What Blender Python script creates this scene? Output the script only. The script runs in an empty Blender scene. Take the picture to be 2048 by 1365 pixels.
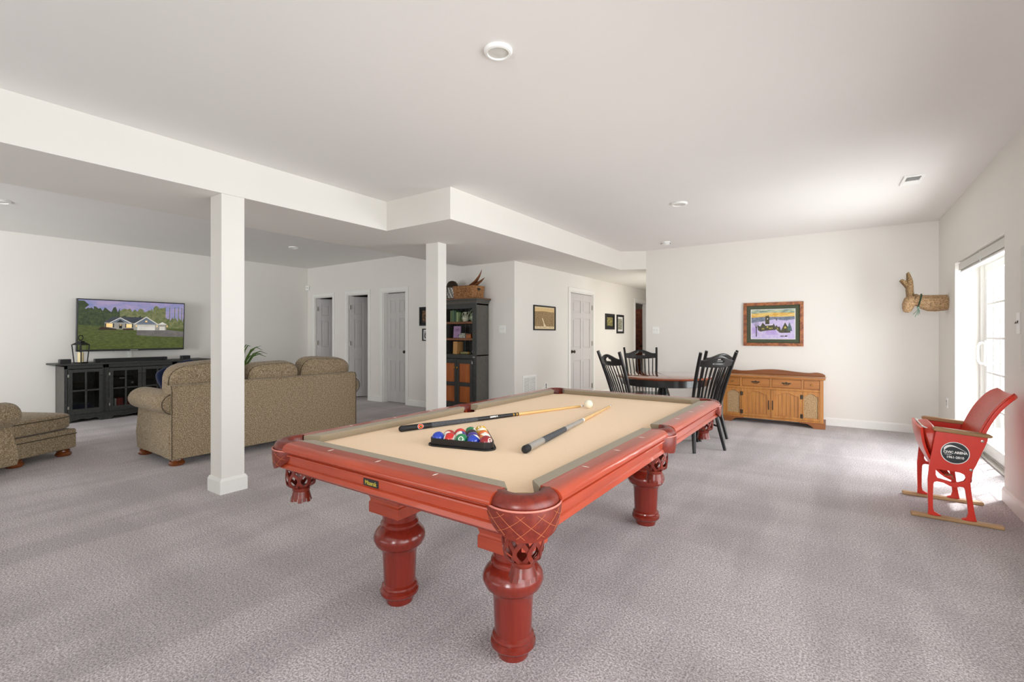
import bpy, bmesh, math, random
from mathutils import Vector, Matrix, Euler
random.seed(7)
PI = math.pi
sc = bpy.context.scene
COL = sc.collection

# ------------------------------------------------------------------ camera
FPX = 940.0                       # focal length in pixels of a 2048 wide frame
cam_d = bpy.data.cameras.new('camera')
cam = bpy.data.objects.new('camera', cam_d)
COL.objects.link(cam)
cam_d.sensor_fit = 'HORIZONTAL'
cam_d.sensor_width = 36.0
cam_d.lens = FPX / 2048 * 36.0
cam_d.shift_y = -12.5 / 2048
cam_d.clip_start = 0.05
cam.location = (0, 0, 1.25)
cam.rotation_euler = (PI / 2, 0, math.atan((1676 - 1024) / FPX))
sc.camera = cam

# ------------------------------------------------------------------ light strengths
PW = dict(W=0.9, D=132, L=90, G=4, R=32, Q=54, O=17, U=28, S=6.0, H=18)
# ------------------------------------------------------------------ world, sun, large lights, exposure
w = bpy.data.worlds.new('world')
sc.world = w
w.use_nodes = True
bg = w.node_tree.nodes['Background']
bg.inputs[0].default_value = (0.93, 0.97, 1.0, 1)
bg.inputs[1].default_value = PW['W']

def area(name, loc, rot, sx, sy, power, color=(1, 1, 1), spread=180):
    d = bpy.data.lights.new(name, 'AREA')
    d.shape = 'RECTANGLE'; d.size = sx; d.size_y = sy
    d.energy = power; d.color = color; d.spread = math.radians(spread)
    o = bpy.data.objects.new(name, d)
    COL.objects.link(o); o.location = loc; o.rotation_euler = rot
    return o
# daylight through the sliding glass door on the right
area('daylight_door', (1.62, 5.93, 1.10), (0, PI / 2, 0), 2.1, 2.2, PW['D'], (0.935, 0.977, 1.0))
# unseen fill light added behind the camera for the living area
area('fill_rear_left', (-6.8, -3.3, 1.3), (-PI / 2, 0, PI + 0.42), 2.4, 1.8, PW['L'], (0.955, 0.982, 1.0), 110)
# light thrown up from the sunny patio outside the glass door
area('patio_bounce', (1.75, 5.93, 0.12), (0, PI / 2 + 1.0, 0), 0.9, 1.7, PW['G'], (1.0, 0.99, 0.97), 120)
area('fill_rear', (0.35, -3.3, 1.4), (-PI / 2, 0, PI), 1.1, 2.0, PW['R'], (0.935, 0.977, 1.0), 75)  # added fill from behind the camera, lifts the back wall
area('fill_side', (1.0, 1.5, 1.2), (0, PI / 2, 0), 1.9, 4.6, PW['Q'], (0.935, 0.977, 1.0), 105)  # unseen side light added along the right wall to even out brightness
# overhead fill added out of view, above and behind the camera
area('fill_overhead', (-1.4, -1.6, 2.6), (math.radians(20), 0, 0.3), 3.2, 2.0, PW['O'], (0.935, 0.977, 1.0))
area('fill_up', (-3.4, -2.4, 0.5), (math.radians(148), 0, 0), 3.0, 1.6, PW['U'], (0.935, 0.977, 1.0))  # unseen uplight added to brighten ceiling and beam underside
area('hall_fill', (-2.70, 9.3, 1.25), (0, PI / 2, 0), 1.9, 2.2, PW['H'], (1.0, 0.96, 0.9))  # fill added out of view to brighten the dim hallway
hl = bpy.data.lights.new('hall_room_fill', 'POINT'); hl.energy = 9; hl.shadow_soft_size = 0.1; hl.color = (1.0, 0.9, 0.78)  # unseen point light added to bring up the brick wall
ho = bpy.data.objects.new('hall_room_fill', hl); COL.objects.link(ho); ho.location = (-4.75, 12.0, 2.2)
sun_d = bpy.data.lights.new('sun', 'SUN'); sun_d.energy = PW['S']; sun_d.angle = math.radians(1.0)
sun = bpy.data.objects.new('sun', sun_d); COL.objects.link(sun)
sun.rotation_euler = Vector((-0.42, -0.62, -1.28)).to_track_quat('-Z', 'Y').to_euler()

sc.view_settings.view_transform = 'Standard'
sc.view_settings.look = 'None'
sc.view_settings.gamma = 1.0
sc.view_settings.use_curve_mapping = False
sc.view_settings.exposure = 0.12
sc.cycles.max_bounces = 10
sc.cycles.diffuse_bounces = 6
sc.cycles.use_denoising = True
sc.cycles.sample_clamp_indirect = 6.0

# ------------------------------------------------------------------ materials
def lin(c):
    if isinstance(c, str):
        c = c.lstrip('#'); c = tuple(int(c[i:i + 2], 16) / 255 for i in (0, 2, 4))
    return tuple((x / 12.92 if x <= 0.04045 else ((x + 0.055) / 1.055) ** 2.4) for x in c[:3]) + (1.0,)

class NT:
    def __init__(s, name):
        s.m = bpy.data.materials.new(name); s.m.use_nodes = True
        s.t = s.m.node_tree; s.b = s.t.nodes['Principled BSDF']
    def n(s, typ, **kw):
        x = s.t.nodes.new(typ)
        for k, v in kw.items(): setattr(x, k, v)
        return x
    def l(s, a, b): s.t.links.new(a, b)
    def coord(s, scale=(1, 1, 1), kind='Object', rot=(0, 0, 0)):
        tc = s.n('ShaderNodeTexCoord'); mp = s.n('ShaderNodeMapping')
        mp.inputs['Scale'].default_value = scale; mp.inputs['Rotation'].default_value = rot
        s.l(tc.outputs[kind], mp.inputs['Vector']); return mp.outputs['Vector']
    def noise(s, vec, scale, detail=3, rough=0.55):
        x = s.n('ShaderNodeTexNoise'); x.inputs['Scale'].default_value = scale
        x.inputs['Detail'].default_value = detail; x.inputs['Roughness'].default_value = rough
        if vec is not None: s.l(vec, x.inputs['Vector'])
        return x.outputs['Fac']
    def ramp(s, fac, stops):
        x = s.n('ShaderNodeValToRGB'); e = x.color_ramp.elements
        while len(e) < len(stops): e.new(0.5)
        for i, (p, c) in enumerate(stops): e[i].position = p; e[i].color = c
        s.l(fac, x.inputs['Fac']); return x.outputs['Color']
    def mix(s, fac, a, b, mode='MIX'):
        x = s.n('ShaderNodeMix', data_type='RGBA', blend_type=mode)
        for sock, v in ((x.inputs['Factor'], fac), (x.inputs['A'], a), (x.inputs['B'], b)):
            pass
        for idx, v in ((0, fac), (6, a), (7, b)):
            if hasattr(v, 'links'): s.l(v, x.inputs[idx])
            else: x.inputs[idx].default_value = v
        return x.outputs[2]
    def bump(s, h, strength=0.3, dist=0.01):
        x = s.n('ShaderNodeBump'); x.inputs['Strength'].default_value = strength
        x.inputs['Distance'].default_value = dist
        s.l(h, x.inputs['Height']); s.l(x.outputs['Normal'], s.b.inputs['Normal'])
    def base(s, c):
        if hasattr(c, 'links'): s.l(c, s.b.inputs['Base Color'])
        else: s.b.inputs['Base Color'].default_value = c
    def set(s, rough=0.5, metal=0, spec=0.5, coat=0, sheen=0):
        s.b.inputs['Roughness'].default_value = rough; s.b.inputs['Metallic'].default_value = metal
        s.b.inputs['Specular IOR Level'].default_value = spec; s.b.inputs['Coat Weight'].default_value = coat
        s.b.inputs['Sheen Weight'].default_value = sheen

def plain(name, c, rough=0.5, metal=0, spec=0.5, coat=0, var=0.06, scale=30):
    k = NT(name); c = lin(c)
    v = k.noise(k.coord(), scale, 3)
    lo = tuple(x * (1 - var) for x in c[:3]) + (1,); hi = tuple(min(1, x * (1 + var)) for x in c[:3]) + (1,)
    k.base(k.ramp(v, [(0.3, lo), (0.7, hi)])); k.set(rough, metal, spec, coat); return k.m

def wood(name, dark, light, rough=0.35, axis='x', scale=9, coat=0.0, spec=0.5, stretch=14):
    k = NT(name)
    s = {'x': (1, stretch, stretch), 'y': (stretch, 1, stretch), 'z': (stretch, stretch, 1)}[axis]
    v = k.coord(s)
    a = k.noise(v, scale * 0.35, 6, 0.65); b = k.noise(k.coord(), 3.0, 2)
    col = k.ramp(a, [(0.30, lin(dark)), (0.70, lin(light))])
    k.base(k.mix(0.25, col, k.ramp(b, [(0.35, lin(dark)), (0.65, lin(light))])))
    k.set(rough, 0, spec, coat); k.bump(a, 0.05, 0.002); return k.m

def paint(name, c, rough=0.85, var=0.012):
    k = NT(name); c = lin(c); v = k.noise(k.coord(), 1.5, 2)
    k.base(k.ramp(v, [(0.3, tuple(x * (1 - var) for x in c[:3]) + (1,)), (0.7, c)]))
    k.set(rough, 0, 0.25); k.bump(k.noise(k.coord(), 220, 2), 0.03, 0.002); return k.m

def fabric(name, cols, scale=260, rough=0.95, bump=0.25):
    k = NT(name); v = k.coord()
    a = k.noise(v, scale, 2, 0.7); b = k.noise(v, scale * 0.31, 2, 0.6); c = k.noise(v, 2.0, 2)
    col = k.ramp(a, [(0.28, lin(cols[0])), (0.5, lin(cols[1])), (0.74, lin(cols[2]))])
    col2 = k.ramp(b, [(0.3, lin(cols[0])), (0.7, lin(cols[1]))])
    k.base(k.mix(0.3, col, col2)); k.set(rough, 0, 0.15, 0, 0.15); k.bump(a, bump, 0.003); return k.m

def carpet():
    k = NT('carpet'); v = k.coord()
    fine = k.noise(v, 120, 3, 0.8)
    mid = k.noise(v, 55, 3, 0.6)
    col = k.ramp(fine, [(0.37, lin('#6f686b')), (0.5, lin('#bdb5b6')), (0.62, lin('#f8f2f2'))])
    # brushed pile lanes left by the vacuum cleaner
    lanes = k.noise(k.coord((1.4, 0.30, 1), rot=(0, 0, 0.62)), 2.1, 2, 0.5)
    lanes2 = k.noise(k.coord((0.4, 2.2, 1), rot=(0, 0, -0.35)), 1.3, 2, 0.5)
    t = k.ramp(lanes, [(0.42, (0.84, 0.84, 0.845, 1)), (0.56, (1.08, 1.08, 1.08, 1))])
    t2 = k.ramp(lanes2, [(0.40, (0.90, 0.895, 0.89, 1)), (0.60, (1.05, 1.05, 1.05, 1))])
    c = k.mix(1.0, col, t, 'MULTIPLY'); c = k.mix(1.0, c, t2, 'MULTIPLY')
    c = k.mix(0.25, c, k.ramp(mid, [(0.35, lin('#aca4a6')), (0.65, lin('#ded6d6'))]))
    k.base(c); k.set(0.97, 0, 0.1, 0, 0.2)
    k.bump(fine, 0.6, 0.012); return k.m

def glass(name, tint=(1, 1, 1, 1), refl=0.12):
    k = NT(name); t = k.t
    tr = k.n('ShaderNodeBsdfTransparent'); tr.inputs[0].default_value = tint
    gl = k.n('ShaderNodeBsdfGlossy'); gl.inputs['Roughness'].default_value = 0.02
    fr = k.n('ShaderNodeFresnel'); fr.inputs[0].default_value = 1.5
    mx = k.n('ShaderNodeMixShader')
    ge = k.n('ShaderNodeNewGeometry'); ml = k.n('ShaderNodeMath', operation='MULTIPLY_ADD')   # reflect on the outer face only
    k.l(ge.outputs['Backfacing'], ml.inputs[0]); ml.inputs[1].default_value = -1.0; ml.inputs[2].default_value = 1.0
    m2 = k.n('ShaderNodeMath', operation='MULTIPLY'); k.l(fr.outputs[0], m2.inputs[0]); k.l(ml.outputs[0], m2.inputs[1])
    k.l(m2.outputs[0], mx.inputs[0]); k.l(tr.outputs[0], mx.inputs[1]); k.l(gl.outputs[0], mx.inputs[2])
    k.l(mx.outputs[0], t.nodes['Material Output'].inputs['Surface']); return k.m

def screen_mat(name, c1, c2, scale=40, strength=0.55, stretch=(1, 1, 1)):
    k = NT(name)
    c = k.ramp(k.noise(k.coord(stretch), scale, 4, 0.7), [(0.32, lin(c1)), (0.68, lin(c2))])
    k.base((0.01, 0.01, 0.01, 1)); k.set(0.3, 0, 0.2)
    k.l(c, k.b.inputs['Emission Color']); k.b.inputs['Emission Strength'].default_value = strength; return k.m

def two_tone(name, c1, c2, scale=60, rough=0.6, stretch=(1, 1, 1), p=(0.4, 0.6), bump=0):
    k = NT(name); f = k.noise(k.coord(stretch), scale, 3, 0.7)
    k.base(k.ramp(f, [(p[0], lin(c1)), (p[1], lin(c2))])); k.set(rough)
    if bump: k.bump(f, bump, 0.004)
    return k.m

def weave(name, dark, mid, light, sx=60, sz=45):
    k = NT(name); tc = k.coord((1, 1, 1))
    wv = k.n('ShaderNodeTexWave', wave_type='BANDS', bands_direction='Z'); wv.inputs['Scale'].default_value = sz / 6
    wv.inputs['Distortion'].default_value = 3.0; wv.inputs['Detail'].default_value = 2; wv.inputs['Detail Scale'].default_value = 6
    k.l(tc, wv.inputs['Vector'])
    n = k.noise(tc, sx, 3, 0.75)
    f = k.n('ShaderNodeMath', operation='MULTIPLY_ADD'); f.inputs[1].default_value = 0.45
    k.l(wv.outputs['Fac'], f.inputs[0]); k.l(n, f.inputs[2])
    k.base(k.ramp(f.outputs[0], [(0.38, lin(dark)), (0.62, lin(mid)), (0.95, lin(light))])); k.set(0.75)
    k.bump(f.outputs[0], 0.6, 0.006); return k.m

def brick(name):
    k = NT(name); x = k.n('ShaderNodeTexBrick')
    k.l(k.coord((1, 1, 1), rot=(PI / 2, 0, 0)), x.inputs['Vector'])
    x.inputs['Color1'].default_value = lin('#8a4a34'); x.inputs['Color2'].default_value = lin('#6b3527')
    x.inputs['Mortar'].default_value = lin('#5a463c'); x.inputs['Scale'].default_value = 4.2
    x.inputs['Mortar Size'].default_value = 0.018
    k.base(x.outputs['Color']); k.set(0.85); return k.m

M = {}
M['wall'] = paint('wall_paint', '#ebe8e2')
M['ceil'] = paint('ceiling_paint', '#f0eeeb')
M['trim'] = plain('white_trim_paint', '#efeeea', 0.45, var=0.01)
M['door'] = plain('grey_door_paint', '#c9c6c4', 0.4, var=0.01)
M['carpet'] = carpet()
M['plastic'] = plain('white_plastic', '#f8f8f5', 0.4, var=0.01)
M['ventgap'] = plain('shaded_vent_gap', '#8c8982', 0.8)
M['offwhite'] = plain('off_white_plastic', '#d9d8d2', 0.5, var=0.01)
M['dark'] = plain('dark_slot', '#2a2825', 0.8)
M['nickel'] = plain('satin_nickel', '#a8a49c', 0.35, 0.9)
M['bronze'] = plain('dark_bronze', '#4a3f34', 0.4, 0.8)
M['brass'] = plain('brass', '#b08a45', 0.3, 0.9)
M['tabx'] = wood('cherry_wood_along_x', '#98341a', '#b34527', 0.28, 'x', coat=0.45)
M['taby'] = wood('cherry_wood_along_y', '#98341a', '#b34527', 0.28, 'y', coat=0.45)
M['tabz'] = wood('cherry_wood_turned', '#6c1e12', '#862a1c', 0.25, 'z', coat=0.3)
M['felt'] = fabric('tan_felt', ('#f0d0aa', '#f6d8b4', '#fae0c0'), 400, bump=0.05)
M['cushion'] = fabric('olive_cushion_cloth', ('#8c7f69', '#978a74', '#a29580'), 400, bump=0.05)
M['leather'] = two_tone('dark_red_leather', '#641d12', '#762718', 40, 0.32, bump=0.1)
M['leathedge'] = plain('pale_leather_edge', '#c9796a', 0.5)
M['stitch'] = plain('orange_stitching', '#b4683e', 0.7)
M['pearl'] = plain('pearl_inlay', '#e8e2d8', 0.3)
M['black'] = plain('black_plastic', '#17171a', 0.35)
M['blackm'] = plain('black_matte', '#121214', 0.6)
M['rubber'] = plain('black_rubber', '#1b1b1d', 0.7)
M['gold'] = plain('gold_lettering', '#b3a23c', 0.4)
M['white'] = plain('white_paint', '#f0efec', 0.4)
M['shaft'] = wood('maple_shaft', '#d0a05e', '#e8c384', 0.25, 'z', coat=0.3)
M['wrap'] = two_tone('speckled_cue_wrap', '#15161a', '#84868c', 700, 0.8, p=(0.42, 0.72))
M['silver'] = plain('silver_cue_butt', '#a8a5a0', 0.25, 0.35)
M['tweed'] = fabric('brown_tweed', ('#544838', '#9a876b', '#dccab0'), 105, bump=0.4)
M['tweedd'] = fabric('dark_tweed_lining', ('#2c2b27', '#3a3833', '#4a463e'), 190)
M['piping'] = fabric('tweed_piping', ('#3c342a', '#5a4e40', '#74664f'), 300)
M['bunfoot'] = wood('walnut_bun_foot', '#5a2c12', '#8a4a1e', 0.25, 'x', coat=0.3)
M['navy'] = fabric('navy_pillow', ('#121a32', '#1a2444', '#243056'), 300)
M['blackwood'] = two_tone('distressed_black_paint', '#262726', '#393b38', 18, 0.5, stretch=(6, 6, 1))
M['blackwood2'] = two_tone('worn_black_panel', '#403f3b', '#6a665f', 16, 0.55, stretch=(8, 8, 1), p=(0.3, 0.75))
M['brownwood'] = wood('brown_stained_shelf', '#5c331b', '#8a5630', 0.5, 'x')
M['orangewood'] = wood('orange_pine_panel', '#8a4316', '#b8672a', 0.4, 'z')
M['cons'] = wood('honey_maple', '#9a5c22', '#bd7c38', 0.38, 'x', coat=0.15)
M['consz'] = wood('honey_maple_upright', '#a06226', '#c98a42', 0.38, 'z', coat=0.15)
M['consd'] = wood('dark_honey_maple', '#7c451c', '#9a5c2a', 0.4, 'x')
M['groove'] = plain('dark_groove', '#4a2a12', 0.7)
M['grille'] = two_tone('speaker_cloth', '#8a6a48', '#c8aa80', 120, 0.9, p=(0.42, 0.58))
M['dintop'] = wood('glossy_cherry_top', '#7e3518', '#a2512a', 0.10, 'x', coat=0.8)
M['chairblk'] = plain('satin_black_chair', '#141313', 0.28, coat=0.2)
M['red'] = plain('red_enamel', '#d8301c', 0.32, coat=0.2, var=0.03)
M['redpad'] = two_tone('red_vinyl', '#c43a28', '#d04632', 40, 0.38)
M['oak'] = wood('oak_arm', '#8a6238', '#b08a58', 0.4, 'x')
M['oakl'] = wood('oak_runner', '#a07a50', '#c8a478', 0.5, 'x')
M['logoblk'] = plain('logo_black', '#1c2226', 0.35)
M['straw'] = weave('woven_seagrass', '#4a3420', '#8c6c48', '#caa880', 60, 120)
M['strawd'] = weave('dark_woven_seagrass', '#3c2a1a', '#745838', '#ac8c62', 60, 120)
M['basket'] = weave('wicker', '#38200f', '#7a4c2a', '#c08c58', 40, 110)
M['green'] = fabric('green_ribbon', ('#1a3020', '#24422c', '#30543a'), 200)
M['sage'] = plain('sage_leaf', '#7c9a88', 0.6)
M['leaf'] = plain('plant_leaf', '#4c6a26', 0.45, var=0.25)
M['terra'] = plain('terracotta', '#9a5a3c', 0.8)
M['glass'] = glass('clear_glass')
M['cabglass'] = glass('cabinet_glass', (0.75, 0.78, 0.78, 1))
M['wax'] = plain('cream_candle_wax', '#ecd9a8', 0.5)
M['brick'] = brick('red_brick')
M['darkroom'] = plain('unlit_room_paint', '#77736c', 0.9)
M['outdeck'] = plain('white_siding', '#f4f5f5', 0.7)
M['patio'] = plain('patio_concrete', '#d8d4cc', 0.9)

# ------------------------------------------------------------------ mesh helpers
def link(name, me, mats, parent=None):
    o = bpy.data.objects.new(name, me); COL.objects.link(o)
    for m in (mats if isinstance(mats, (list, tuple)) else [mats]):
        me.materials.append(M[m] if isinstance(m, str) else m)
    if parent is not None: o.parent = parent
    return o

def obj(name, bm, mats, parent=None, smooth=True, bevel=0, seg=2, recalc=True, angle=40, label=None):
    if recalc: bmesh.ops.recalc_face_normals(bm, faces=bm.faces)
    me = bpy.data.meshes.new(name); bm.to_mesh(me); bm.free()
    if smooth and len(me.polygons):
        me.polygons.foreach_set('use_smooth', [True] * len(me.polygons))
        me.set_sharp_from_angle(angle=math.radians(angle))
    o = link(name, me, mats, parent)
    if bevel:
        b = o.modifiers.new('bevel', 'BEVEL'); b.width = bevel; b.segments = seg; b.limit_method = 'ANGLE'
        b.angle_limit = math.radians(35); b.harden_normals = True
    if label: o['label'] = label
    return o

def B(): return bmesh.new()

def box(bm, x0, x1, y0, y1, z0, z1, mi=0, mat=None):
    vs = [bm.verts.new((x, y, z)) for x in (x0, x1) for y in (y0, y1) for z in (z0, z1)]
    if mat is not None:
        for v in vs: v.co = mat @ v.co
    for f in ((0, 1, 3, 2), (4, 6, 7, 5), (0, 4, 5, 1), (2, 3, 7, 6), (0, 2, 6, 4), (1, 5, 7, 3)):
        fc = bm.faces.new([vs[i] for i in f]); fc.material_index = mi
    return vs

def lathe(bm, prof, c=(0, 0, 0), n=32, mi=0, mat=None, cap=True, a0=0.0, a1=2 * PI):
    full = abs(a1 - a0 - 2 * PI) < 1e-6; rings = []
    cnt = n if full else n + 1
    for r, z in prof:
        ring = []
        for i in range(cnt):
            a = a0 + (a1 - a0) * i / n
            p = Vector((c[0] + r * math.cos(a), c[1] + r * math.sin(a), c[2] + z))
            ring.append(bm.verts.new(mat @ p if mat is not None else p))
        rings.append(ring)
    for a, b in zip(rings, rings[1:]):
        for i in range(n):
            j = (i + 1) % cnt
            bm.faces.new((a[i], a[j], b[j], b[i])).material_index = mi
    if cap and full:
        for ring in (rings[0], rings[-1]):
            try: bm.faces.new(ring).material_index = mi
            except ValueError: pass
    return rings

def tube(bm, pts, rad, n=10, mi=0, flat=None, cap=True, closed=False, up=None):
    """tube along pts; rad number or list; flat=(a,b) scales the section along side/normal"""
    pts = [Vector(p) for p in pts]; m = len(pts)
    rads = rad if isinstance(rad, (list, tuple)) else [rad] * m
    rings = []; prev = None
    for i, p in enumerate(pts):
        if closed: t = pts[(i + 1) % m] - pts[i - 1]
        else: t = pts[min(i + 1, m - 1)] - pts[max(i - 1, 0)]
        t.normalize()
        if up is not None: ref = Vector(up)
        elif prev is not None: ref = prev
        else: ref = Vector((0, 0, 1)) if abs(t.z) < 0.9 else Vector((1, 0, 0))
        s = t.cross(ref)
        if s.length < 1e-5: s = t.cross(Vector((0.3, 1, 0.2)))
        s.normalize(); u = s.cross(t).normalized(); prev = u
        fa, fb = flat or (1, 1)
        ring = [bm.verts.new(p + (s * math.cos(2 * PI * k / n) * fa + u * math.sin(2 * PI * k / n) * fb) * rads[i]) for k in range(n)]
        rings.append(ring)
    pairs = list(zip(rings, rings[1:])) + ([(rings[-1], rings[0])] if closed else [])
    for a, b in pairs:
        for k in range(n):
            bm.faces.new((a[k], a[(k + 1) % n], b[(k + 1) % n], b[k])).material_index = mi
    if cap and not closed:
        for r in (rings[0], rings[-1]):
            bm.faces.new(r).material_index = mi

def prism(bm, poly, d0, d1, axis='z', mi=0, mat=None):
    """poly: 2-D outline; axis z: (x,y), axis y: (x,z), axis x: (y,z)"""
    def mk(p, d):
        v = {'z': (p[0], p[1], d), 'y': (p[0], d, p[1]), 'x': (d, p[0], p[1])}[axis]
        v = Vector(v); return bm.verts.new(mat @ v if mat is not None else v)
    a = [mk(p, d0) for p in poly]; b = [mk(p, d1) for p in poly]; n = len(poly)
    bm.faces.new(a).material_index = mi; bm.faces.new(b[::-1]).material_index = mi
    for i in range(n):
        bm.faces.new((a[i], b[i], b[(i + 1) % n], a[(i + 1) % n])).material_index = mi

def sweep(bm, prof, path_fn, n, mi=0, closed_prof=True, cap=True):
    """prof list of (u,v); path_fn(i) -> function mapping (u,v) to a point"""
    rings = []
    for i in range(n):
        f = path_fn(i); rings.append([bm.verts.new(f(u, v)) for u, v in prof])
    k = len(prof)
    for a, b in zip(rings, rings[1:]):
        for j in range(k if closed_prof else k - 1):
            bm.faces.new((a[j], a[(j + 1) % k], b[(j + 1) % k], b[j])).material_index = mi
    if cap and closed_prof:
        bm.faces.new(rings[0]).material_index = mi; bm.faces.new(rings[-1][::-1]).material_index = mi

def ellipsoid(bm, c, r, n=20, m=12, mi=0, mat=None):
    mt = Matrix.Translation(c) @ (mat if mat is not None else Matrix.Identity(4)) @ Matrix.Diagonal((r[0], r[1], r[2], 1))
    res = bmesh.ops.create_uvsphere(bm, u_segments=n, v_segments=m, radius=1.0, matrix=mt)
    fs = set(f for v in res['verts'] for f in v.link_faces)
    for f in fs: f.material_index = mi

def pillow(bm, cx, cy, cz, sx, sy, sz, k=4.0, n=14, mi=0, mat=None):
    """soft superellipsoid cushion block"""
    def sg(a, e): return math.copysign(abs(a) ** e, a)
    e1, e2 = 2.0 / k, 2.0 / k
    rows = []
    for i in range(1, n):
        ph = -PI / 2 + PI * i / n; row = []
        for j in range(2 * n):
            th = 2 * PI * j / (2 * n)
            p = Vector((cx + sx / 2 * sg(math.cos(ph), e1) * sg(math.cos(th), e2),
                        cy + sy / 2 * sg(math.cos(ph), e1) * sg(math.sin(th), e2),
                        cz + sz / 2 * sg(math.sin(ph), e1)))
            row.append(bm.verts.new(mat @ p if mat is not None else p))
        rows.append(row)
    b = Vector((cx, cy, cz - sz / 2)); t = Vector((cx, cy, cz + sz / 2))
    if mat is not None: b = mat @ b; t = mat @ t
    vb, vt = bm.verts.new(b), bm.verts.new(t)
    q = 2 * n
    for a, c in zip(rows, rows[1:]):
        for j in range(q): bm.faces.new((a[j], a[(j + 1) % q], c[(j + 1) % q], c[j])).material_index = mi
    for j in range(q):
        bm.faces.new((vb, rows[0][(j + 1) % q], rows[0][j])).material_index = mi
        bm.faces.new((vt, rows[-1][j], rows[-1][(j + 1) % q])).material_index = mi

def text(name, s, size, mat, parent, matrix, extrude=0.0006, align='CENTER', bold=0.0, sx=1.0):
    cu = bpy.data.curves.new(name, 'FONT'); cu.body = s; cu.size = size; cu.extrude = extrude
    cu.align_x = align; cu.align_y = 'CENTER'; cu.offset = bold; cu.resolution_u = 3
    tmp = bpy.data.objects.new(name + '_tmp', cu); COL.objects.link(tmp)
    dg = bpy.context.evaluated_depsgraph_get(); dg.update()
    me = bpy.data.meshes.new_from_object(tmp.evaluated_get(dg))
    bpy.data.objects.remove(tmp); bpy.data.curves.remove(cu)
    me.materials.clear()
    me.transform(matrix @ Matrix.Diagonal((sx, 1, 1, 1)))
    me.name = name
    return link(name, me, mat, parent)

def thing(name, label, cat, loc=(0, 0, 0), rotz=0, group=None):
    o = bpy.data.objects.new(name, None); COL.objects.link(o)
    o.empty_display_size = 0.1
    o.location = loc; o.rotation_euler = (0, 0, rotz); o['label'] = label; o['category'] = cat
    if group: o['group'] = group
    return o

def tag(o, label, cat, group=None, kind=None):
    o['label'] = label; o['category'] = cat
    if group: o['group'] = group
    if kind: o['kind'] = kind
    return o

def struct(name, bm, m, parent=None, bevel=0, smooth=False, **kw):
    o = obj(name, bm, m, parent, smooth=smooth, bevel=bevel, **kw)
    if parent is None: o['kind'] = 'structure'
    return o

def dup(root, loc, rotz, label=None, group=None):
    r = root.copy(); COL.objects.link(r); r.location = loc; r.rotation_euler = (0, 0, rotz)
    if label: r['label'] = label
    if group: r['group'] = group
    for ch in list(root.children):
        c = ch.copy(); COL.objects.link(c); c.parent = r
        for g in ch.children:
            d = g.copy(); COL.objects.link(d); d.parent = c
    return r

def T(x, y, z): return Matrix.Translation((x, y, z))
def R(a, ax): return Matrix.Rotation(a, 4, ax)
# ------------------------------------------------------------------ the setting
ZC, ZB = 2.67, 2.36               # ceiling, underside of the boxed beam
XR, YB, XP, YD, XT = 1.03, 7.83, -3.98, 5.80, -9.36

bm = B(); box(bm, -11.5, 1.42, -3.5, 13.4, -0.06, 0)
struct('floor', bm, 'carpet')
bm = B(); box(bm, -11.5, 1.42, -3.5, 8.0, ZC, ZC + 0.1)
struct('ceiling', bm, 'ceil')
bm = B()
prism(bm, [(-5.02, -3.5), (-3.96, -3.5), (-3.96, 3.36), (-3.05, 3.36), (-3.05, 7.64), (-2.67, 7.83), (-2.67, 12.5),
           (-3.98, 12.5), (-3.98, 5.8), (-5.02, 5.8)], ZB, ZC, 'z')
s = struct('ceiling_soffit', bm, 'wall'); s['label'] = 'long white boxed beam and stepped soffit under the ceiling'

bm = B()
box(bm, XR, 1.31, -3.5, 5.02, 0, ZC); box(bm, XR, 1.31, 6.84, 8.0, 0, ZC); box(bm, XR, 1.31, 5.02, 6.84, 2.02, ZC)
struct('wall_right', bm, 'wall')
bm = B(); box(bm, -2.67, XR, YB, YB + 0.13, 0, ZC); box(bm, -2.67, -2.55, YB + 0.13, 12.5, 0, ZB + 0.1)
struct('wall_back', bm, 'wall')
bm = B(); box(bm, XT - 0.12, XR, -3.62, -3.5, 0, ZC)
struct('wall_rear', bm, 'wall')
bm = B(); box(bm, XT - 0.12, XT, -3.5, YD + 0.12, 0, ZC)
struct('wall_left', bm, 'wall')
# wall with the three interior doors
D1, D2, D3 = (-9.10, -8.48), (-7.99, -7.36), (-6.935, -6.325)
bm = B(); xs = [XT, D1[0], D1[1], D2[0], D2[1], D3[0], D3[1], XP]
xs[-1] = XP - 0.12
for i in range(0, 8, 2): box(bm, xs[i], xs[i + 1], YD, YD + 0.12, 0, ZC)
for a, b in (D1, D2, D3): box(bm, a, b, YD, YD + 0.12, 2.04, ZC)
struct('wall_left_rear', bm, 'wall')
# wall with the sepia print, running on down the hallway
D4, D5 = (7.58, 8.53), (10.89, 11.78)
bm = B()
for a, b in ((YD, D4[0]), (D4[1], D5[0]), (D5[1], 12.5)): box(bm, XP - 0.12, XP, a, b, 0, ZB + 0.1)
for a, b in (D4, D5): box(bm, XP - 0.12, XP, a, b, 2.04, ZB + 0.1)
struct('wall_center', bm, 'wall')
bm = B(); box(bm, XP - 0.12, -2.5, 12.5, 12.6, 0, ZB + 0.1)
struct('wall_hall', bm, 'wall')
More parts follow.
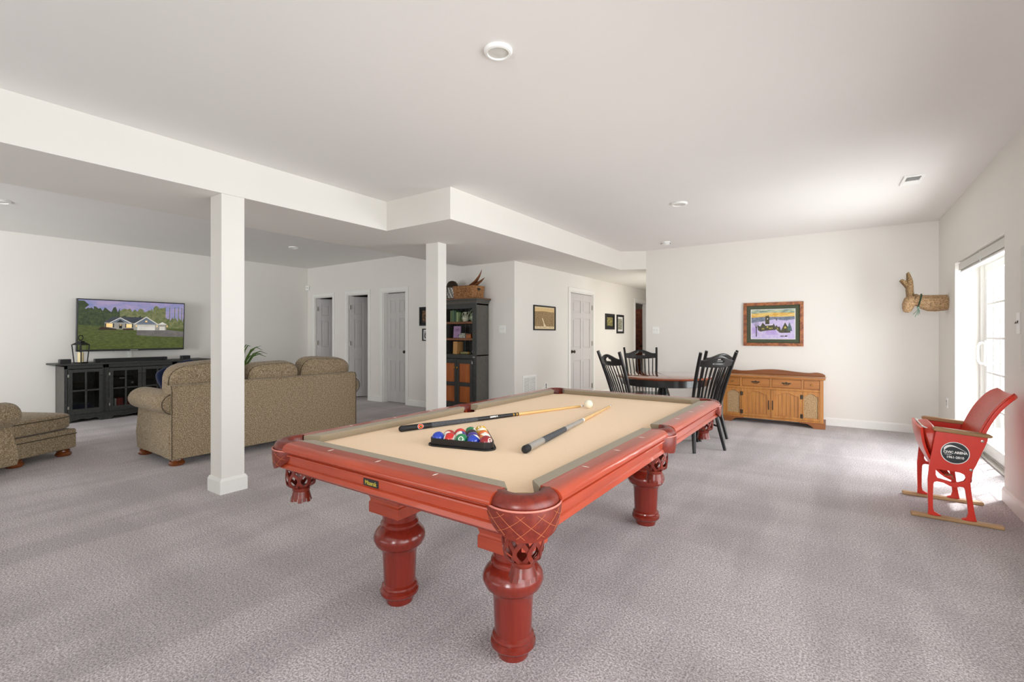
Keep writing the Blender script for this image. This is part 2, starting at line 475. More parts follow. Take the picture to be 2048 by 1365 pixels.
# unlit rooms behind the open doors
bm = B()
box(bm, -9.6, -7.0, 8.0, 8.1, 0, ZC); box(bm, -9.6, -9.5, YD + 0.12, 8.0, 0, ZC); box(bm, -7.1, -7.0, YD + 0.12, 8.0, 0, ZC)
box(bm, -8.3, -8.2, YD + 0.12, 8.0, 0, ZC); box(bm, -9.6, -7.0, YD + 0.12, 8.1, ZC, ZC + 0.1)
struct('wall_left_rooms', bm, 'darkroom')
bm = B(); box(bm, -6.0, XP - 0.13, 12.95, 13.05, 0, 1.98); struct('wall_brick', bm, 'brick')
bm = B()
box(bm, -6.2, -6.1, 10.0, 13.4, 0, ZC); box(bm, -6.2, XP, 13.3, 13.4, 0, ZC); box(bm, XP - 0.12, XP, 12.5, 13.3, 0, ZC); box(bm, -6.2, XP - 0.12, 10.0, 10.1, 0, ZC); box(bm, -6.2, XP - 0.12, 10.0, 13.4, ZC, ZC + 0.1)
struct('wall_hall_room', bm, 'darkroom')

# columns under the beam
def column(name, x0, x1, y0, y1, label):
    bm = B(); box(bm, x0, x1, y0, y1, 0, ZB)
    c = struct(name, bm, 'wall', bevel=0.004); c['label'] = label
    bm = B(); t = 0.016
    pr = [(0, 0), (t, 0), (t, 0.105), (0.006, 0.125), (0, 0.125)]
    pts = [(x0, y0), (x1, y0), (x1, y1), (x0, y1)]
    for u0, u1, z0, z1 in ((t, t, 0, 0.1), (t, 0.005, 0.1, 0.122)):
        a = [bm.verts.new((x + (-u0 if x == x0 else u0), y + (-u0 if y == y0 else u0), z0)) for x, y in pts]
        b = [bm.verts.new((x + (-u1 if x == x0 else u1), y + (-u1 if y == y0 else u1), z1)) for x, y in pts]
        for i in range(4): bm.faces.new((a[i], a[(i + 1) % 4], b[(i + 1) % 4], b[i]))
        if z0: bm.faces.new(b)
    obj('base_trim', bm, 'trim', c, smooth=False)
column('column', -4.150, -3.962, 1.725, 1.90, 'square white column left of the pool table')
column('column', -4.135, -3.930, 4.115, 4.26, 'square white column beside the black bookcase')

# baseboards
def bboard(name, segs):
    bm = B(); t, h = 0.014, 0.108
    for ax, c, sgn, a, b in segs:       # ax: axis the board runs along; c: wall plane; sgn: side it stands out
        pr = [(0, 0), (t, 0), (t, h - 0.02), (0.006, h), (0, h)]
        if ax == 'y': prism(bm, [(c + sgn * u, z) for u, z in pr], a, b, 'y')
        else: prism(bm, [(c + sgn * u, z) for u, z in pr], a, b, 'x')
    return struct(name, bm, 'trim')
bboard('baseboard_back', [('x', YB, -1, -2.67, XR)])
bboard('baseboard_right', [('y', XR, -1, -3.5, 5.02), ('y', XR, -1, 6.84, YB), ('x', 5.02, 1, XR, 1.22), ('x', 6.84, -1, XR, 1.22)])
bboard('baseboard_center', [('y', XP, 1, YD, D4[0] - 0.075), ('y', XP, 1, D4[1] + 0.075, D5[0] - 0.075)])
bboard('baseboard_left_rear', [('x', YD, -1, D1[1] + 0.075, D2[0] - 0.075), ('x', YD, -1, D2[1] + 0.075, D3[0] - 0.075), ('x', YD, -1, D3[1] + 0.075, XP)])
bboard('baseboard_left', [('y', XT, 1, -3.5, YD)])

# six-panel doors
def slab_bm(w_, h=2.0, t=0.035):
    bm = B(); st = 0.105 if w_ > 0.7 else 0.085; mid = 0.09; pw = (w_ - 2 * st - mid) / 2
    rows = [(0.20, 0.20 + 0.56), (0.98, 0.98 + 0.56), (1.65, 1.65 + 0.22)]
    box(bm, 0, w_, 0.010, t - 0.010, 0, h)
    for y0, y1 in ((0, 0.010), (t - 0.010, t)):
        for a, b in ((0, st), (st + pw, st + pw + mid), (w_ - st, w_)): box(bm, a, b, y0, y1, 0, h)
        zz = [0, rows[0][0], rows[0][1], rows[1][0], rows[1][1], rows[2][0], rows[2][1], h]
        for i in range(0, 8, 2):
            for a in (st, st + pw + mid): box(bm, a, a + pw, y0, y1, zz[i], zz[i + 1])
        for z0, z1 in rows:
            for a in (st, st + pw + mid):
                q = 0.030
                box(bm, a + q, a + pw - q, y0 + (0.003 if y0 == 0 else 0), y1 - (0.003 if y0 else 0), z0 + q, z1 - q)
    return bm

def knob_bm():
    bm = B(); lathe(bm, [(0.001, 0), (0.032, 0), (0.03, 0.008), (0.012, 0.012), (0.011, 0.03), (0.024, 0.04), (0.029, 0.052), (0.022, 0.066), (0.001, 0.069)], n=20, mat=R(PI / 2, 'X'))
    return bm

def door(n, mat, w_, hinge, angle=0.0, setback=0.045, knob=True, label=None, hinges='nickel', zh=(0.25, 1.08, 1.78), opening_h=2.04):
    root = bpy.data.objects.new('door_%d' % n, None); COL.objects.link(root); root.matrix_world = mat
    root['kind'] = 'structure'; root['label'] = label
    bm = B(); c = 0.07
    for a, b in ((-c - 0.004, -0.004), (w_ + 0.004, w_ + c + 0.004)): box(bm, a, b, -0.018, 0, 0, opening_h + 0.004)
    box(bm, -c - 0.004, w_ + c + 0.004, -0.018, 0, opening_h + 0.004, opening_h + c + 0.004)
    obj('casing', bm, 'trim', root, bevel=0.006)
    bm = B(); box(bm, 0, 0.016, 0, 0.12, 0, opening_h); box(bm, w_ - 0.016, w_, 0, 0.12, 0, opening_h); box(bm, 0.016, w_ - 0.016, 0, 0.12, opening_h - 0.016, opening_h)
    obj('jamb', bm, 'trim', root, smooth=False)
    sw = w_ - 0.038
    s = obj('slab', slab_bm(sw), 'door', root, bevel=0.005)
    if hinge == 'L':
        s.matrix_local = T(0.019, setback, 0.012) @ R(angle, 'Z')
    else:
        s.matrix_local = T(w_ - 0.019, setback, 0.012) @ R(-angle, 'Z') @ T(-sw, 0, 0)
    if knob:
        kx = sw - 0.06 if hinge == 'L' else 0.06
        k = obj('knob', knob_bm(), 'bronze', s); k.location = (kx, 0, 0.93)
    for z in zh:
        bm = B(); hx = 0.016 if hinge == 'L' else w_ - 0.016
        lathe(bm, [(0.007, -0.045), (0.007, 0.045)], c=(hx, setback - 0.006, z), n=10)
        box(bm, hx - (0.004 if hinge == 'L' else 0.03), hx + (0.03 if hinge == 'L' else 0.004), setback - 0.004, setback - 0.001, z - 0.045, z + 0.045)
        obj('hinge', bm, hinges, root)
    return root
door(1, T(D1[0], YD, 0), D1[1] - D1[0], 'L', math.radians(62), setback=0.045, label='ajar grey six-panel door nearest the television wall', zh=(0.25, 1.08, 1.80))
door(2, T(D2[0], YD, 0), D2[1] - D2[0], 'L', math.radians(66), setback=0.045, label='ajar grey six-panel door in the middle of three', zh=(0.25, 1.08, 1.80))
door(3, T(D3[0], YD, 0), D3[1] - D3[0], 'L', 0, setback=0.085, label='closed grey six-panel door beside two small framed pictures', zh=())
door(4, T(XP, D4[0], 0) @ R(PI / 2, 'Z'), D4[1] - D4[0], 'R', 0, setback=0.004, label='closed grey six-panel door right of the sepia print')
door(5, T(XP, D5[0], 0) @ R(PI / 2, 'Z'), D5[1] - D5[0], 'R', math.radians(158), setback=0.085, label='open door at the end of the hallway showing brick', zh=())

# sliding glass door in its deep recess
root = bpy.data.objects.new('door_6', None); COL.objects.link(root); root['kind'] = 'structure'
root['label'] = 'white sliding glass door with grid panes in the right wall'
bm = B()
box(bm, 1.22, 1.308, 6.79, 6.84, 0, 2.02); box(bm, 1.22, 1.308, 5.02, 5.07, 0, 2.02); box(bm, 1.22, 1.308, 5.07, 6.79, 1.97, 2.02)
obj('frame', bm, 'trim', root, bevel=0.004)
bm = B(); box(bm, 1.20, 1.308, 5.07, 6.79, 0, 0.022); box(bm, 1.235, 1.243, 5.07, 6.79, 0.022, 0.04); box(bm, 1.296, 1.303, 5.07, 6.79, 0.022, 0.04)
obj('track', bm, 'nickel', root, smooth=False)
for k, (x0, y0, y1) in enumerate(((1.247, 5.93, 6.785), (1.262, 5.075, 5.925))):
    bm = B(); x1 = x0 + 0.034; sw = 0.075
    box(bm, x0, x1, y0, y0 + sw, 0.03, 1.965); box(bm, x0, x1, y1 - sw, y1, 0.03, 1.965)
    box(bm, x0, x1, y0 + sw, y1 - sw, 0.03, 0.15); box(bm, x0, x1, y0 + sw, y1 - sw, 1.89, 1.965)
    p = obj('sliding_panel', bm, 'trim', root, bevel=0.004)
    bm = B(); box(bm, x0 + 0.012, x0 + 0.016, y0 + sw, y1 - sw, 0.15, 1.89); obj('pane', bm, 'glass', p, smooth=False)
    bm = B(); yi0, yi1 = y0 + sw, y1 - sw
    for j in (1, 2): yy = yi0 + (yi1 - yi0) * j / 3; box(bm, x0 + 0.005, x0 + 0.011, yy - 0.009, yy + 0.009, 0.15, 1.89)
    for j in (1, 2, 3, 4): zz = 0.15 + 1.74 * j / 5 + 0.02; box(bm, x0 + 0.004, x0 + 0.0112, yi0, yi1, zz - 0.009, zz + 0.009)
    obj('muntin_grid', bm, 'trim', p, smooth=False)
bm = B()
tube(bm, [(1.247, 6.745, 0.95), (1.205, 6.745, 0.955), (1.19, 6.745, 0.985), (1.187, 6.745, 1.06), (1.19, 6.745, 1.135), (1.205, 6.745, 1.165), (1.247, 6.745, 1.17)], 0.012, 10)
box(bm, 1.236, 1.247, 6.72, 6.77, 0.93, 1.19)
obj('handle', bm, 'plastic', root)

# outside the glass: patio and a white fence
bm = B(); box(bm, 1.42, 6.0, 3.0, 12.0, -0.12, -0.04); o = struct('patio', bm, 'patio')
bm = B()
for i in range(26):
    x = 1.35 + i * 0.17; box(bm, x, x + 0.155, 10.6, 10.64, -0.04, 2.9)
o = obj('fence', bm, 'outdeck', None, smooth=False); o['kind'] = 'structure'

# raised blind inside the recess
t = thing('window_blind', 'white raised blind with headrail above the sliding glass door', 'blind', (1.09, 5.93, 1.92))
bm = B(); box(bm, -0.03, 0.03, -0.87, 0.87, 0.055, 0.09); obj('headrail', bm, 'plastic', t, bevel=0.003)
bm = B(); box(bm, -0.036, -0.031, -0.88, 0.88, 0.012, 0.085); obj('valance', bm, 'offwhite', t, bevel=0.002)
bm = B()
for i in range(9): box(bm, -0.025, 0.025, -0.86, 0.86, 0.004 + i * 0.0055, 0.0075 + i * 0.0055)
obj('slat_stack', bm, 'offwhite', t, smooth=False)
bm = B(); box(bm, -0.026, 0.026, -0.865, 0.865, -0.012, 0.003); obj('bottom_rail', bm, 'plastic', t, bevel=0.003)
bm = B(); tube(bm, [(-0.04, -0.05, 0.09), (-0.04, -0.05, 0.02), (-0.038, -0.052, -0.01)], 0.003, 6); obj('cord', bm, 'offwhite', t)

# ceiling fixtures
def ceiling_light(x, y, label, r=0.071):
    t = thing('ceiling_light', label, 'light', (x, y, ZC), 0, 'round recessed ceiling lights')
    bm = B(); lathe(bm, [(r, 0), (r, -0.008), (r - 0.006, -0.016), (r * 0.76, -0.018), (r * 0.74, -0.012), (r * 0.74, 0)], n=40, cap=False)
    obj('trim_ring', bm, 'plastic', t)
    bm = B(); lathe(bm, [(r * 0.735, -0.0005), (r * 0.735, -0.010), (r * 0.4, -0.012), (0.001, -0.012)], n=40)
    obj('lens', bm, 'offwhite', t); return t
ceiling_light(-1.394, 1.888, 'round white ceiling light above the near end of the pool table')
ceiling_light(-1.41, 5.20, 'round white ceiling light above the round dining table', 0.085)
ceiling_light(-7.25, 4.24, 'round white ceiling light above the sofa near the doors', 0.075)
ceiling_light(-7.30, 1.00, 'round white ceiling light at the left edge of the picture', 0.085)
t = thing('smoke_detector', 'white smoke detector on the ceiling near the hallway corner', 'smoke detector', (-2.17, 7.26, ZC))
bm = B(); lathe(bm, [(0.07, 0), (0.07, -0.012), (0.062, -0.03), (0.04, -0.042), (0.001, -0.044)], n=32); obj('housing', bm, 'plastic', t)
bm = B()
for i in range(18):
    a = 2 * PI * i / 18; box(bm, -0.0015, 0.0015, 0.058, 0.071, -0.027, -0.016, mat=R(a, 'Z'))
obj('vent_slots', bm, 'dark', t, smooth=False)
t = thing('ceiling_vent', 'white rectangular air register on the ceiling by the sliding door', 'air vent', (0.555, 5.61, ZC), math.radians(2))
bm = B(); box(bm, -0.075, 0.075, -0.155, -0.125, -0.012, 0); box(bm, -0.075, 0.075, 0.125, 0.155, -0.012, 0); box(bm, -0.075, -0.05, -0.125, 0.125, -0.012, 0); box(bm, 0.05, 0.075, -0.125, 0.125, -0.012, 0)
obj('frame', bm, 'plastic', t, bevel=0.003)
bm = B(); box(bm, -0.05, 0.05, -0.125, 0.125, -0.002, -0.0005); obj('duct_opening', bm, 'dark', t, smooth=False)
for i in range(9):
    bm = B(); yy = -0.11 + i * 0.0275; box(bm, -0.05, 0.05, -0.010, 0.010, -0.0012, 0, mat=T(0, yy, -0.008) @ R(0.6 if i < 5 else -0.6, 'X')); obj('louver', bm, 'plastic', t, smooth=False)

# wall plates, vents, sensors
def plate(name, label, cat, mat, w_, h, kind):
    t = thing(name, label, cat); t.matrix_world = mat     # local x right, y into the wall, z up
    bm = B(); box(bm, -w_ / 2, w_ / 2, -0.008, 0, -h / 2, h / 2); obj('cover_plate', bm, 'plastic', t, bevel=0.003)
    if kind == 'toggle2':
        for x in (-0.023, 0.023):
            bm = B(); box(bm, x - 0.005, x + 0.005, -0.016, -0.006, -0.004, 0.014); obj('toggle', bm, 'offwhite', t, bevel=0.001)
    if kind == 'toggle1':
        bm = B(); box(bm, -0.005, 0.005, -0.016, -0.006, -0.004, 0.014); obj('toggle', bm, 'offwhite', t, bevel=0.001)
    if kind == 'outlet':
        for z in (-0.02, 0.02):
            bm = B(); lathe(bm, [(0.001, 0), (0.016, 0), (0.016, 0.002), (0.001, 0.002)], n=16, mat=T(0, -0.006, z) @ R(PI / 2, 'X')); s = obj('socket', bm, 'offwhite', t)
            for x in (-0.005, 0.005):
                bm = B(); box(bm, x - 0.001, x + 0.001, -0.0086, -0.008, z - 0.004, z + 0.004); obj('slot', bm, 'dark', s, smooth=False)
    return t
FX = R(PI / 2, 'Z')          # plates on a wall facing +x
FMX = R(-PI / 2, 'Z')        # plates on a wall facing -x
plate('light_switch', 'double light switch on the wall beside the black bookcase', 'switch', T(-4.20, YD, 1.334), 0.115, 0.115, 'toggle2')
plate('light_switch', 'double light switch on the back wall beside the hallway', 'switch', T(-2.505, YB, 1.325), 0.115, 0.115, 'toggle2')
p = plate('light_switch', 'white switch plate with a small key hook beside the sliding door', 'switch', T(XR, 4.665, 1.33) @ FMX, 0.075, 0.15, 'toggle1')
bm = B(); tube(bm, [(-0.02, -0.012, 0.012), (0.0, -0.022, 0.0), (0.02, -0.014, 0.004), (0.022, -0.014, 0.018)], 0.003, 6); obj('hook', bm, 'bronze', p)
plate('wall_outlet', 'white outlet plate low on the wall left of the closed hall door', 'outlet', T(XP, 6.72, 0.40) @ FX, 0.075, 0.115, 'outlet')
plate('wall_outlet', 'white outlet plate low on the right wall near the corner', 'outlet', T(XR, 7.26, 0.47) @ FMX, 0.075, 0.115, 'outlet')
t = thing('motion_sensor', 'small white sensor box high in the corner above the left door', 'sensor', (-9.33, 5.775, 2.25), math.radians(40))
bm = B(); box(bm, -0.035, 0.035, -0.03, 0.005, -0.05, 0.05); obj('housing', bm, 'plastic', t, bevel=0.008)
bm = B(); box(bm, -0.022, 0.022, -0.032, -0.0295, -0.02, 0.025); obj('lens', bm, 'offwhite', t, bevel=0.001)
t = thing('return_vent', 'white louvered return grille low on the wall under the sepia print', 'air vent'); t.matrix_world = T(XP, 6.215, 0.36) @ FX
bm = B(); W2, H2 = 0.195, 0.255
box(bm, -W2, W2, -0.012, 0, H2 - 0.03, H2); box(bm, -W2, W2, -0.012, 0, -H2, -H2 + 0.03); box(bm, -W2, -W2 + 0.03, -0.012, 0, -H2 + 0.03, H2 - 0.03); box(bm, W2 - 0.03, W2, -0.012, 0, -H2 + 0.03, H2 - 0.03); box(bm, -0.006, 0.006, -0.011, 0, -H2 + 0.03, H2 - 0.03)
obj('frame', bm, 'plastic', t, bevel=0.002)
bm = B(); box(bm, -W2 + 0.03, W2 - 0.03, -0.002, -0.0005, -H2 + 0.03, H2 - 0.03); obj('duct_opening', bm, 'ventgap', t, smooth=False)
for i in range(22):
    bm = B(); z = -H2 + 0.04 + i * 0.0205; box(bm, -W2 + 0.03, W2 - 0.03, -0.001, 0.001, -0.009, 0.009, mat=T(0, -0.007, z) @ R(-0.7, 'X')); obj('louver', bm, 'plastic', t, smooth=False)
t = thing('breaker_panel', 'grey electrical panel door at the right edge on the right wall', 'electrical panel'); t.matrix_world = T(XR, 4.40, 1.43) @ FMX
bm = B(); box(bm, -0.185, 0.185, -0.012, 0, -0.42, 0.42); obj('cover', bm, 'offwhite', t, bevel=0.003)
bm = B(); box(bm, -0.15, 0.15, -0.018, -0.012, -0.36, 0.36); obj('panel_door', bm, 'offwhite', t, bevel=0.003)
# ------------------------------------------------------------------ pool table
PX, PY = -1.344, 2.295
HW, HL = 0.559, 1.115             # half size between the cushion noses
ZT, ZBED = 0.80, 0.764
pt = thing('pool_table', 'red cherry pool table with tan cloth in the middle of the room', 'pool table', (PX, PY, 0))
# bed with the six pocket cut-outs
poly = []
CO, CR = 0.020, 0.060
def arc(cx, cy, r, a0, a1, n=10):
    return [(cx + r * math.cos(math.radians(a0 + (a1 - a0) * i / n)), cy + r * math.sin(math.radians(a0 + (a1 - a0) * i / n))) for i in range(n + 1)]
XE, YE = HW + 0.05, HL + 0.05
def corner(sx, sy):
    cx, cy = sx * (HW + CO), sy * (HL + CO)
    a = [(cx + dx, cy + dy) for dx, dy in arc(0, 0, CR, 0, 360, 24)]
    return cx, cy
dx = math.sqrt(CR ** 2 - 0.03 ** 2)
ang = math.degrees(math.asin(0.03 / CR))
poly += arc(HW + CO, -(HL + CO), CR, 180 + ang, 90 - ang, 14)
poly += arc(HW + 0.035, 0, 0.055, 270 - 15, 90 + 15, 12)
poly += arc(HW + CO, HL + CO, CR, 270 + ang, 180 - ang, 14)
poly += arc(-(HW + CO), HL + CO, CR, 0 + ang, -90 - ang, 14)
poly += arc(-(HW + 0.035), 0, 0.055, 90 - 15, -90 + 15, 12)
poly += arc(-(HW + CO), -(HL + CO), CR, 90 + ang, 0 - ang, 14)
bm = B(); prism(bm, poly, ZBED - 0.03, ZBED); obj('bed', bm, 'felt', pt, smooth=False, label='flat tan playing cloth')

cush = [(0.0, ZT - 0.006), (0.006, ZT - 0.001), (0.055, ZT), (0.055, ZBED), (0.014, ZBED), (0.003, ZT - 0.018)]
rail = [(0.055, ZT), (0.097, ZT), (0.112, ZT - 0.003), (0.123, ZT - 0.011), (0.129, ZT - 0.022), (0.127, ZT - 0.032), (0.118, ZT - 0.038), (0.055, ZT - 0.038)]
apr = [(0.07, ZT - 0.038), (0.109, ZT - 0.038), (0.110, ZT - 0.043), (0.117, ZT - 0.046), (0.118, ZT - 0.051), (0.109, ZT - 0.056), (0.108, ZT - 0.083), (0.104, ZT - 0.087),
       (0.109, ZT - 0.091), (0.113, ZT - 0.106), (0.107, ZT - 0.112), (0.09, ZT - 0.116), (0.07, ZT - 0.112)]
# each run: (origin function of (along, out) , along start/end for nose, back, rail wood, apron)
def run(fn, n0, n1, b0, b1, r0, r1, a0, a1, mat, sights):
    def ends(prof, f0, f1):
        bm = B()
        def P(i):
            def g(u, v):
                t = f0(u) if i == 0 else f1(u)
                x, y = fn(t, u); return Vector((x, y, v))
            return g
        sweep(bm, prof, P, 2); return bm
    c = obj('cushion', ends(cush, lambda u: n0 + (b0 - n0) * u / 0.055, lambda u: n1 + (b1 - n1) * u / 0.055), 'cushion', pt, angle=50, bevel=0.002)
    r = obj('rail', ends(rail, lambda u: r0, lambda u: r1), mat, pt, angle=40)
    obj('apron', ends(apr, lambda u: a0, lambda u: a1), mat, pt, angle=30)
    for s_ in sights:
        bm = B(); d = [(s_ - 0.0035, 0.078), (s_, 0.092), (s_ + 0.0035, 0.078), (s_, 0.064)]
        prism(bm, [fn(a, u) for a, u in d], ZT - 0.0005, ZT + 0.0006); obj('sight', bm, 'pearl', r, smooth=False)
cn, cb, cr_, ca = 0.062, 0.012, 0.022, -0.055
for sy, fn in ((-1, lambda t, u: (t, -(HL + u))), (1, lambda t, u: (-t, HL + u))):
    run(fn, -(HW - cn), HW - cn, -(HW - cb), HW - cb, -(HW - cr_), HW - cr_, -(HW - ca), HW - ca, 'tabx', (-HW / 2, 0, HW / 2))
for sx, fn in ((1, lambda t, u: (HW + u, t)), (-1, lambda t, u: (-(HW + u), -t))):
    for (a, b) in ((-HL, 0), (0, HL)):
        if a < 0:
            run(fn, a + cn, -0.066, a + cb, -0.052, a + cr_, -0.062, a + ca, -0.02, 'taby', (-0.836, -0.5575, -0.279))
        else:
            run(fn, 0.066, b - cn, 0.052, b - cb, 0.062, b - cr_, 0.02, b - ca, 'taby', (0.279, 0.5575, 0.836))
# cabinet under the slate and the inner frame with its arched lower edges
bm = B(); box(bm, -HW - 0.06, HW + 0.06, -HL - 0.06, HL + 0.06, 0.66, ZBED - 0.031)
obj('slate_frame', bm, 'tabz', pt, smooth=False)
LX, LY = 0.325, 0.775
bm = B()
def arch(a, b, z_top, z_mid, z_end, n=14):
    pts = [(a, z_top), (b, z_top)]
    for i in range(n + 1):
        t = 1 - i / n; x = a + (b - a) * t
        e = min(1, abs(2 * t - 1)); k = 0 if e < 0.55 else ((e - 0.55) / 0.45) ** 2
        pts.append((x, z_mid + (z_end - z_mid) * k))
    return pts
for y in (-LY - 0.02, LY - 0.02): prism(bm, arch(-0.42, 0.42, 0.66, 0.615, 0.53), y, y + 0.04, 'y')
for x in (-LX - 0.05, LX - 0.05): prism(bm, arch(-LY - 0.12, LY + 0.12, 0.66, 0.615, 0.53, 20), x, x + 0.04, 'x')
obj('frame_beam', bm, 'tabz', pt, smooth=False)
prof = [(0.060, 0.0), (0.064, 0.012), (0.066, 0.028), (0.078, 0.034), (0.088, 0.046), (0.088, 0.060), (0.079, 0.068), (0.083, 0.076), (0.081, 0.084), (0.0725, 0.092), (0.0735, 0.12),
        (0.077, 0.20), (0.079, 0.235), (0.086, 0.255), (0.098, 0.268), (0.108, 0.274), (0.113, 0.284), (0.119, 0.298), (0.1195, 0.310), (0.116, 0.324), (0.108, 0.337), (0.098, 0.348), (0.089, 0.356), (0.085, 0.359), (0.088, 0.363), (0.088, 0.372), (0.083, 0.380), (0.077, 0.386), (0.0795, 0.402), (0.0795, 0.432)]
for lx in (-1, 1):
    for ly in (-1, 1):
        bm = B(); lathe(bm, prof, n=48)
        l = obj('leg', bm, 'tabz', pt, angle=28); l.location = (lx * LX - 0.03, ly * LY, 0)
        bm = B(); q = 0.1; box(bm, -q, q, -q, q, 0.425, 0.474)
        levels = [(0.098, 0.474), (0.094, 0.482), (0.10, 0.50), (0.115, 0.52), (0.14, 0.55), (0.175, 0.575), (0.19, 0.60), (0.19, 0.66)]
        prev = None
        for r_, z in levels:
            ring = [bm.verts.new((sx * r_, sy * r_, z)) for sx, sy in ((-1, -1), (1, -1), (1, 1), (-1, 1))]
            if prev:
                for i in range(4): bm.faces.new((prev[i], prev[(i + 1) % 4], ring[(i + 1) % 4], ring[i]))
            prev = ring
        bm.faces.new(prev)
        obj('leg_block', bm, 'tabx', l, angle=30, bevel=0.003)
# pockets: leather collar > liner, drop skirt, stitching, lattice net
def pocket(cx, cy, deg, span, corner_):
    rt, hw = (0.078, 0.027) if corner_ else (0.070, 0.024)
    d0, d1 = math.radians(deg - span), math.radians(deg + span)
    n = 26; bm = B()
    sec = [(-hw, ZT - 0.045), (-hw, ZT - 0.006), (-hw + 0.006, ZT), (0.0, ZT + 0.001), (hw * 0.55, ZT - 0.004), (hw * 0.95, ZT - 0.014), (hw + 0.004, ZT - 0.028), (hw, ZT - 0.040), (hw * 0.6, ZT - 0.046)]
    def P(i):
        a = d0 + (d1 - d0) * i / (n - 1)
        return lambda u, v: Vector((cx + (rt + u) * math.cos(a), cy + (rt + u) * math.sin(a), v))
    sweep(bm, sec, P, n); c = obj('pocket', bm, 'leather', pt, angle=50)
    bm = B(); r0 = rt - hw + 0.004
    lathe(bm, [(r0, ZT - 0.036), (r0 - 0.003, ZT - 0.05), (r0 - 0.001, ZT - 0.055), (r0 - 0.003, ZT - 0.075), (r0, ZT - 0.125), (r0 + 0.004, ZT - 0.125), (r0 + 0.004, ZT - 0.036)], c=(cx, cy, 0), n=32, cap=False,
          a0=d0, a1=d1)
    obj('liner', bm, 'leather', c)
    # drop skirt
    bm = B(); ns = 24; sp = math.radians(span * 1.02); ri = rt + hw + 0.004; rows = []
    top, bots = ZT - 0.034, []
    for th in (0.0, 0.0045):
        for k in range(5):
            row = []
            for i in range(ns + 1):
                s_ = -1 + 2 * i / ns; a = math.radians(deg) + sp * s_ * 0.98
                drop = 0.086 * (1 - 0.62 * abs(s_) ** 2.2) * (1 if corner_ else 0.95)
                z = top - drop * k / 4 + 0.006 * (1 - abs(s_)) * (k == 4) * 0
                r = ri + th + 0.010 * (k / 4) * (1 - (k / 4)) - 0.006 * (k / 4)
                row.append(bm.verts.new((cx + r * math.cos(a), cy + r * math.sin(a), z)))
            rows.append(row)
    for g in (rows[:5], rows[5:]):
        for a, b in zip(g, g[1:]):
            for i in range(ns): bm.faces.new((a[i], a[i + 1], b[i + 1], b[i]))
    for a, b in ((rows[0], rows[5]), (rows[4], rows[9])):
        for i in range(ns): bm.faces.new((a[i], a[i + 1], b[i + 1], b[i]))
    for k in range(4):
        for i in (0, ns): bm.faces.new((rows[k][i], rows[k + 1][i], rows[6 + k][i], rows[5 + k][i]))
    obj('skirt', bm, 'leather', c, angle=60)
    bm = B(); pts = []
    for i in range(ns + 1):
        s_ = -1 + 2 * i / ns; a = math.radians(deg) + sp * s_ * 0.98; r = ri + 0.004; pts.append((cx + r * math.cos(a), cy + r * math.sin(a), top + 0.001))
    tube(bm, pts, 0.003, 6); obj('skirt_edge', bm, 'leathedge', c)
    if corner_:
        bm = B(); zz0, zz1 = top - 0.010, top - 0.062
        for k in range(-2, 3):
            for sg in (-1, 1):
                pp = []
                for j in range(9):
                    t = j / 8; s_ = k / 2.7 + sg * (t - 0.5) * 0.52
                    if abs(s_) > 0.93: continue
                    drop = 0.086 * (1 - 0.62 * abs(s_) ** 2.2); f = 0.12 + 0.78 * t
                    z = top - drop * f; a = math.radians(deg) + sp * s_ * 0.98
                    r = ri + 0.0047 + 0.010 * f * (1 - f) - 0.006 * f
                    pp.append((cx + r * math.cos(a), cy + r * math.sin(a), z))
                if len(pp) > 2: tube(bm, pp, 0.0006, 5)
        obj('stitching', bm, 'stitch', c)
    # lattice net
    bm = B(); zt, zb = ZT - 0.095, 0.585
    def rad(t): return 0.056 + 0.005 * math.sin(PI * min(1, t * 1.1)) - 0.026 * max(0, (t - 0.78) / 0.22) ** 1.8
    N = 9
    for i in range(N):
        for sg in (-1, 1):
            pp = []
            for j in range(25):
                t = j / 24; a = 2 * PI * i / N + sg * (0.5 + 0.5 * math.sin(2 * PI * 1.5 * t - PI / 2)) * (PI / N) * 0.97
                r = rad(t) + sg * 0.0012
                pp.append((cx + r * math.cos(a), cy + r * math.sin(a), zt + (zb - zt) * t))
            rings = []
            ring = []
            for j, q_ in enumerate(pp):
                q_ = Vector(q_); nrm = Vector((q_.x - cx, q_.y - cy, 0)).normalized()
                tg = (Vector(pp[min(j + 1, 24)]) - Vector(pp[max(j - 1, 0)])).normalized(); sd = tg.cross(nrm).normalized()
                ring.append([bm.verts.new(q_ + sd * a_ + nrm * b_) for a_, b_ in ((-0.0062, -0.0012), (0.0062, -0.0012), (0.0062, 0.0012), (-0.0062, 0.0012))])
            for u, v in zip(ring, ring[1:]):
                for q_ in range(4): bm.faces.new((u[q_], u[(q_ + 1) % 4], v[(q_ + 1) % 4], v[q_]))
    lathe(bm, [(0.001, 0.594), (0.030, 0.592), (0.036, 0.586), (0.036, 0.578), (0.033, 0.572), (0.037, 0.556), (0.040, 0.545)], c=(cx, cy, 0), n=24, cap=False)
    for i in range(14):
        a0, a1 = 2 * PI * i / 14 + 0.03, 2 * PI * (i + 1) / 14 - 0.03
        vs = []
        for a, r, z in ((a0, 0.040, 0.546), (a1, 0.040, 0.546), (a1, 0.044, 0.528 + 0.004 * (i % 3)), (a0, 0.044, 0.528 + 0.004 * (i % 3))):
            vs.append(bm.verts.new((cx + r * math.cos(a), cy + r * math.sin(a), z)))
        bm.faces.new(vs)
    obj('net', bm, 'leather', c, recalc=True)
for sx in (-1, 1):
    for sy in (-1, 1):
        pocket(sx * (HW + CO), sy * (HL + CO), math.degrees(math.atan2(sy, sx)), 82, True)
    pocket(sx * (HW + 0.045), 0, 0 if sx > 0 else 180, 84, False)
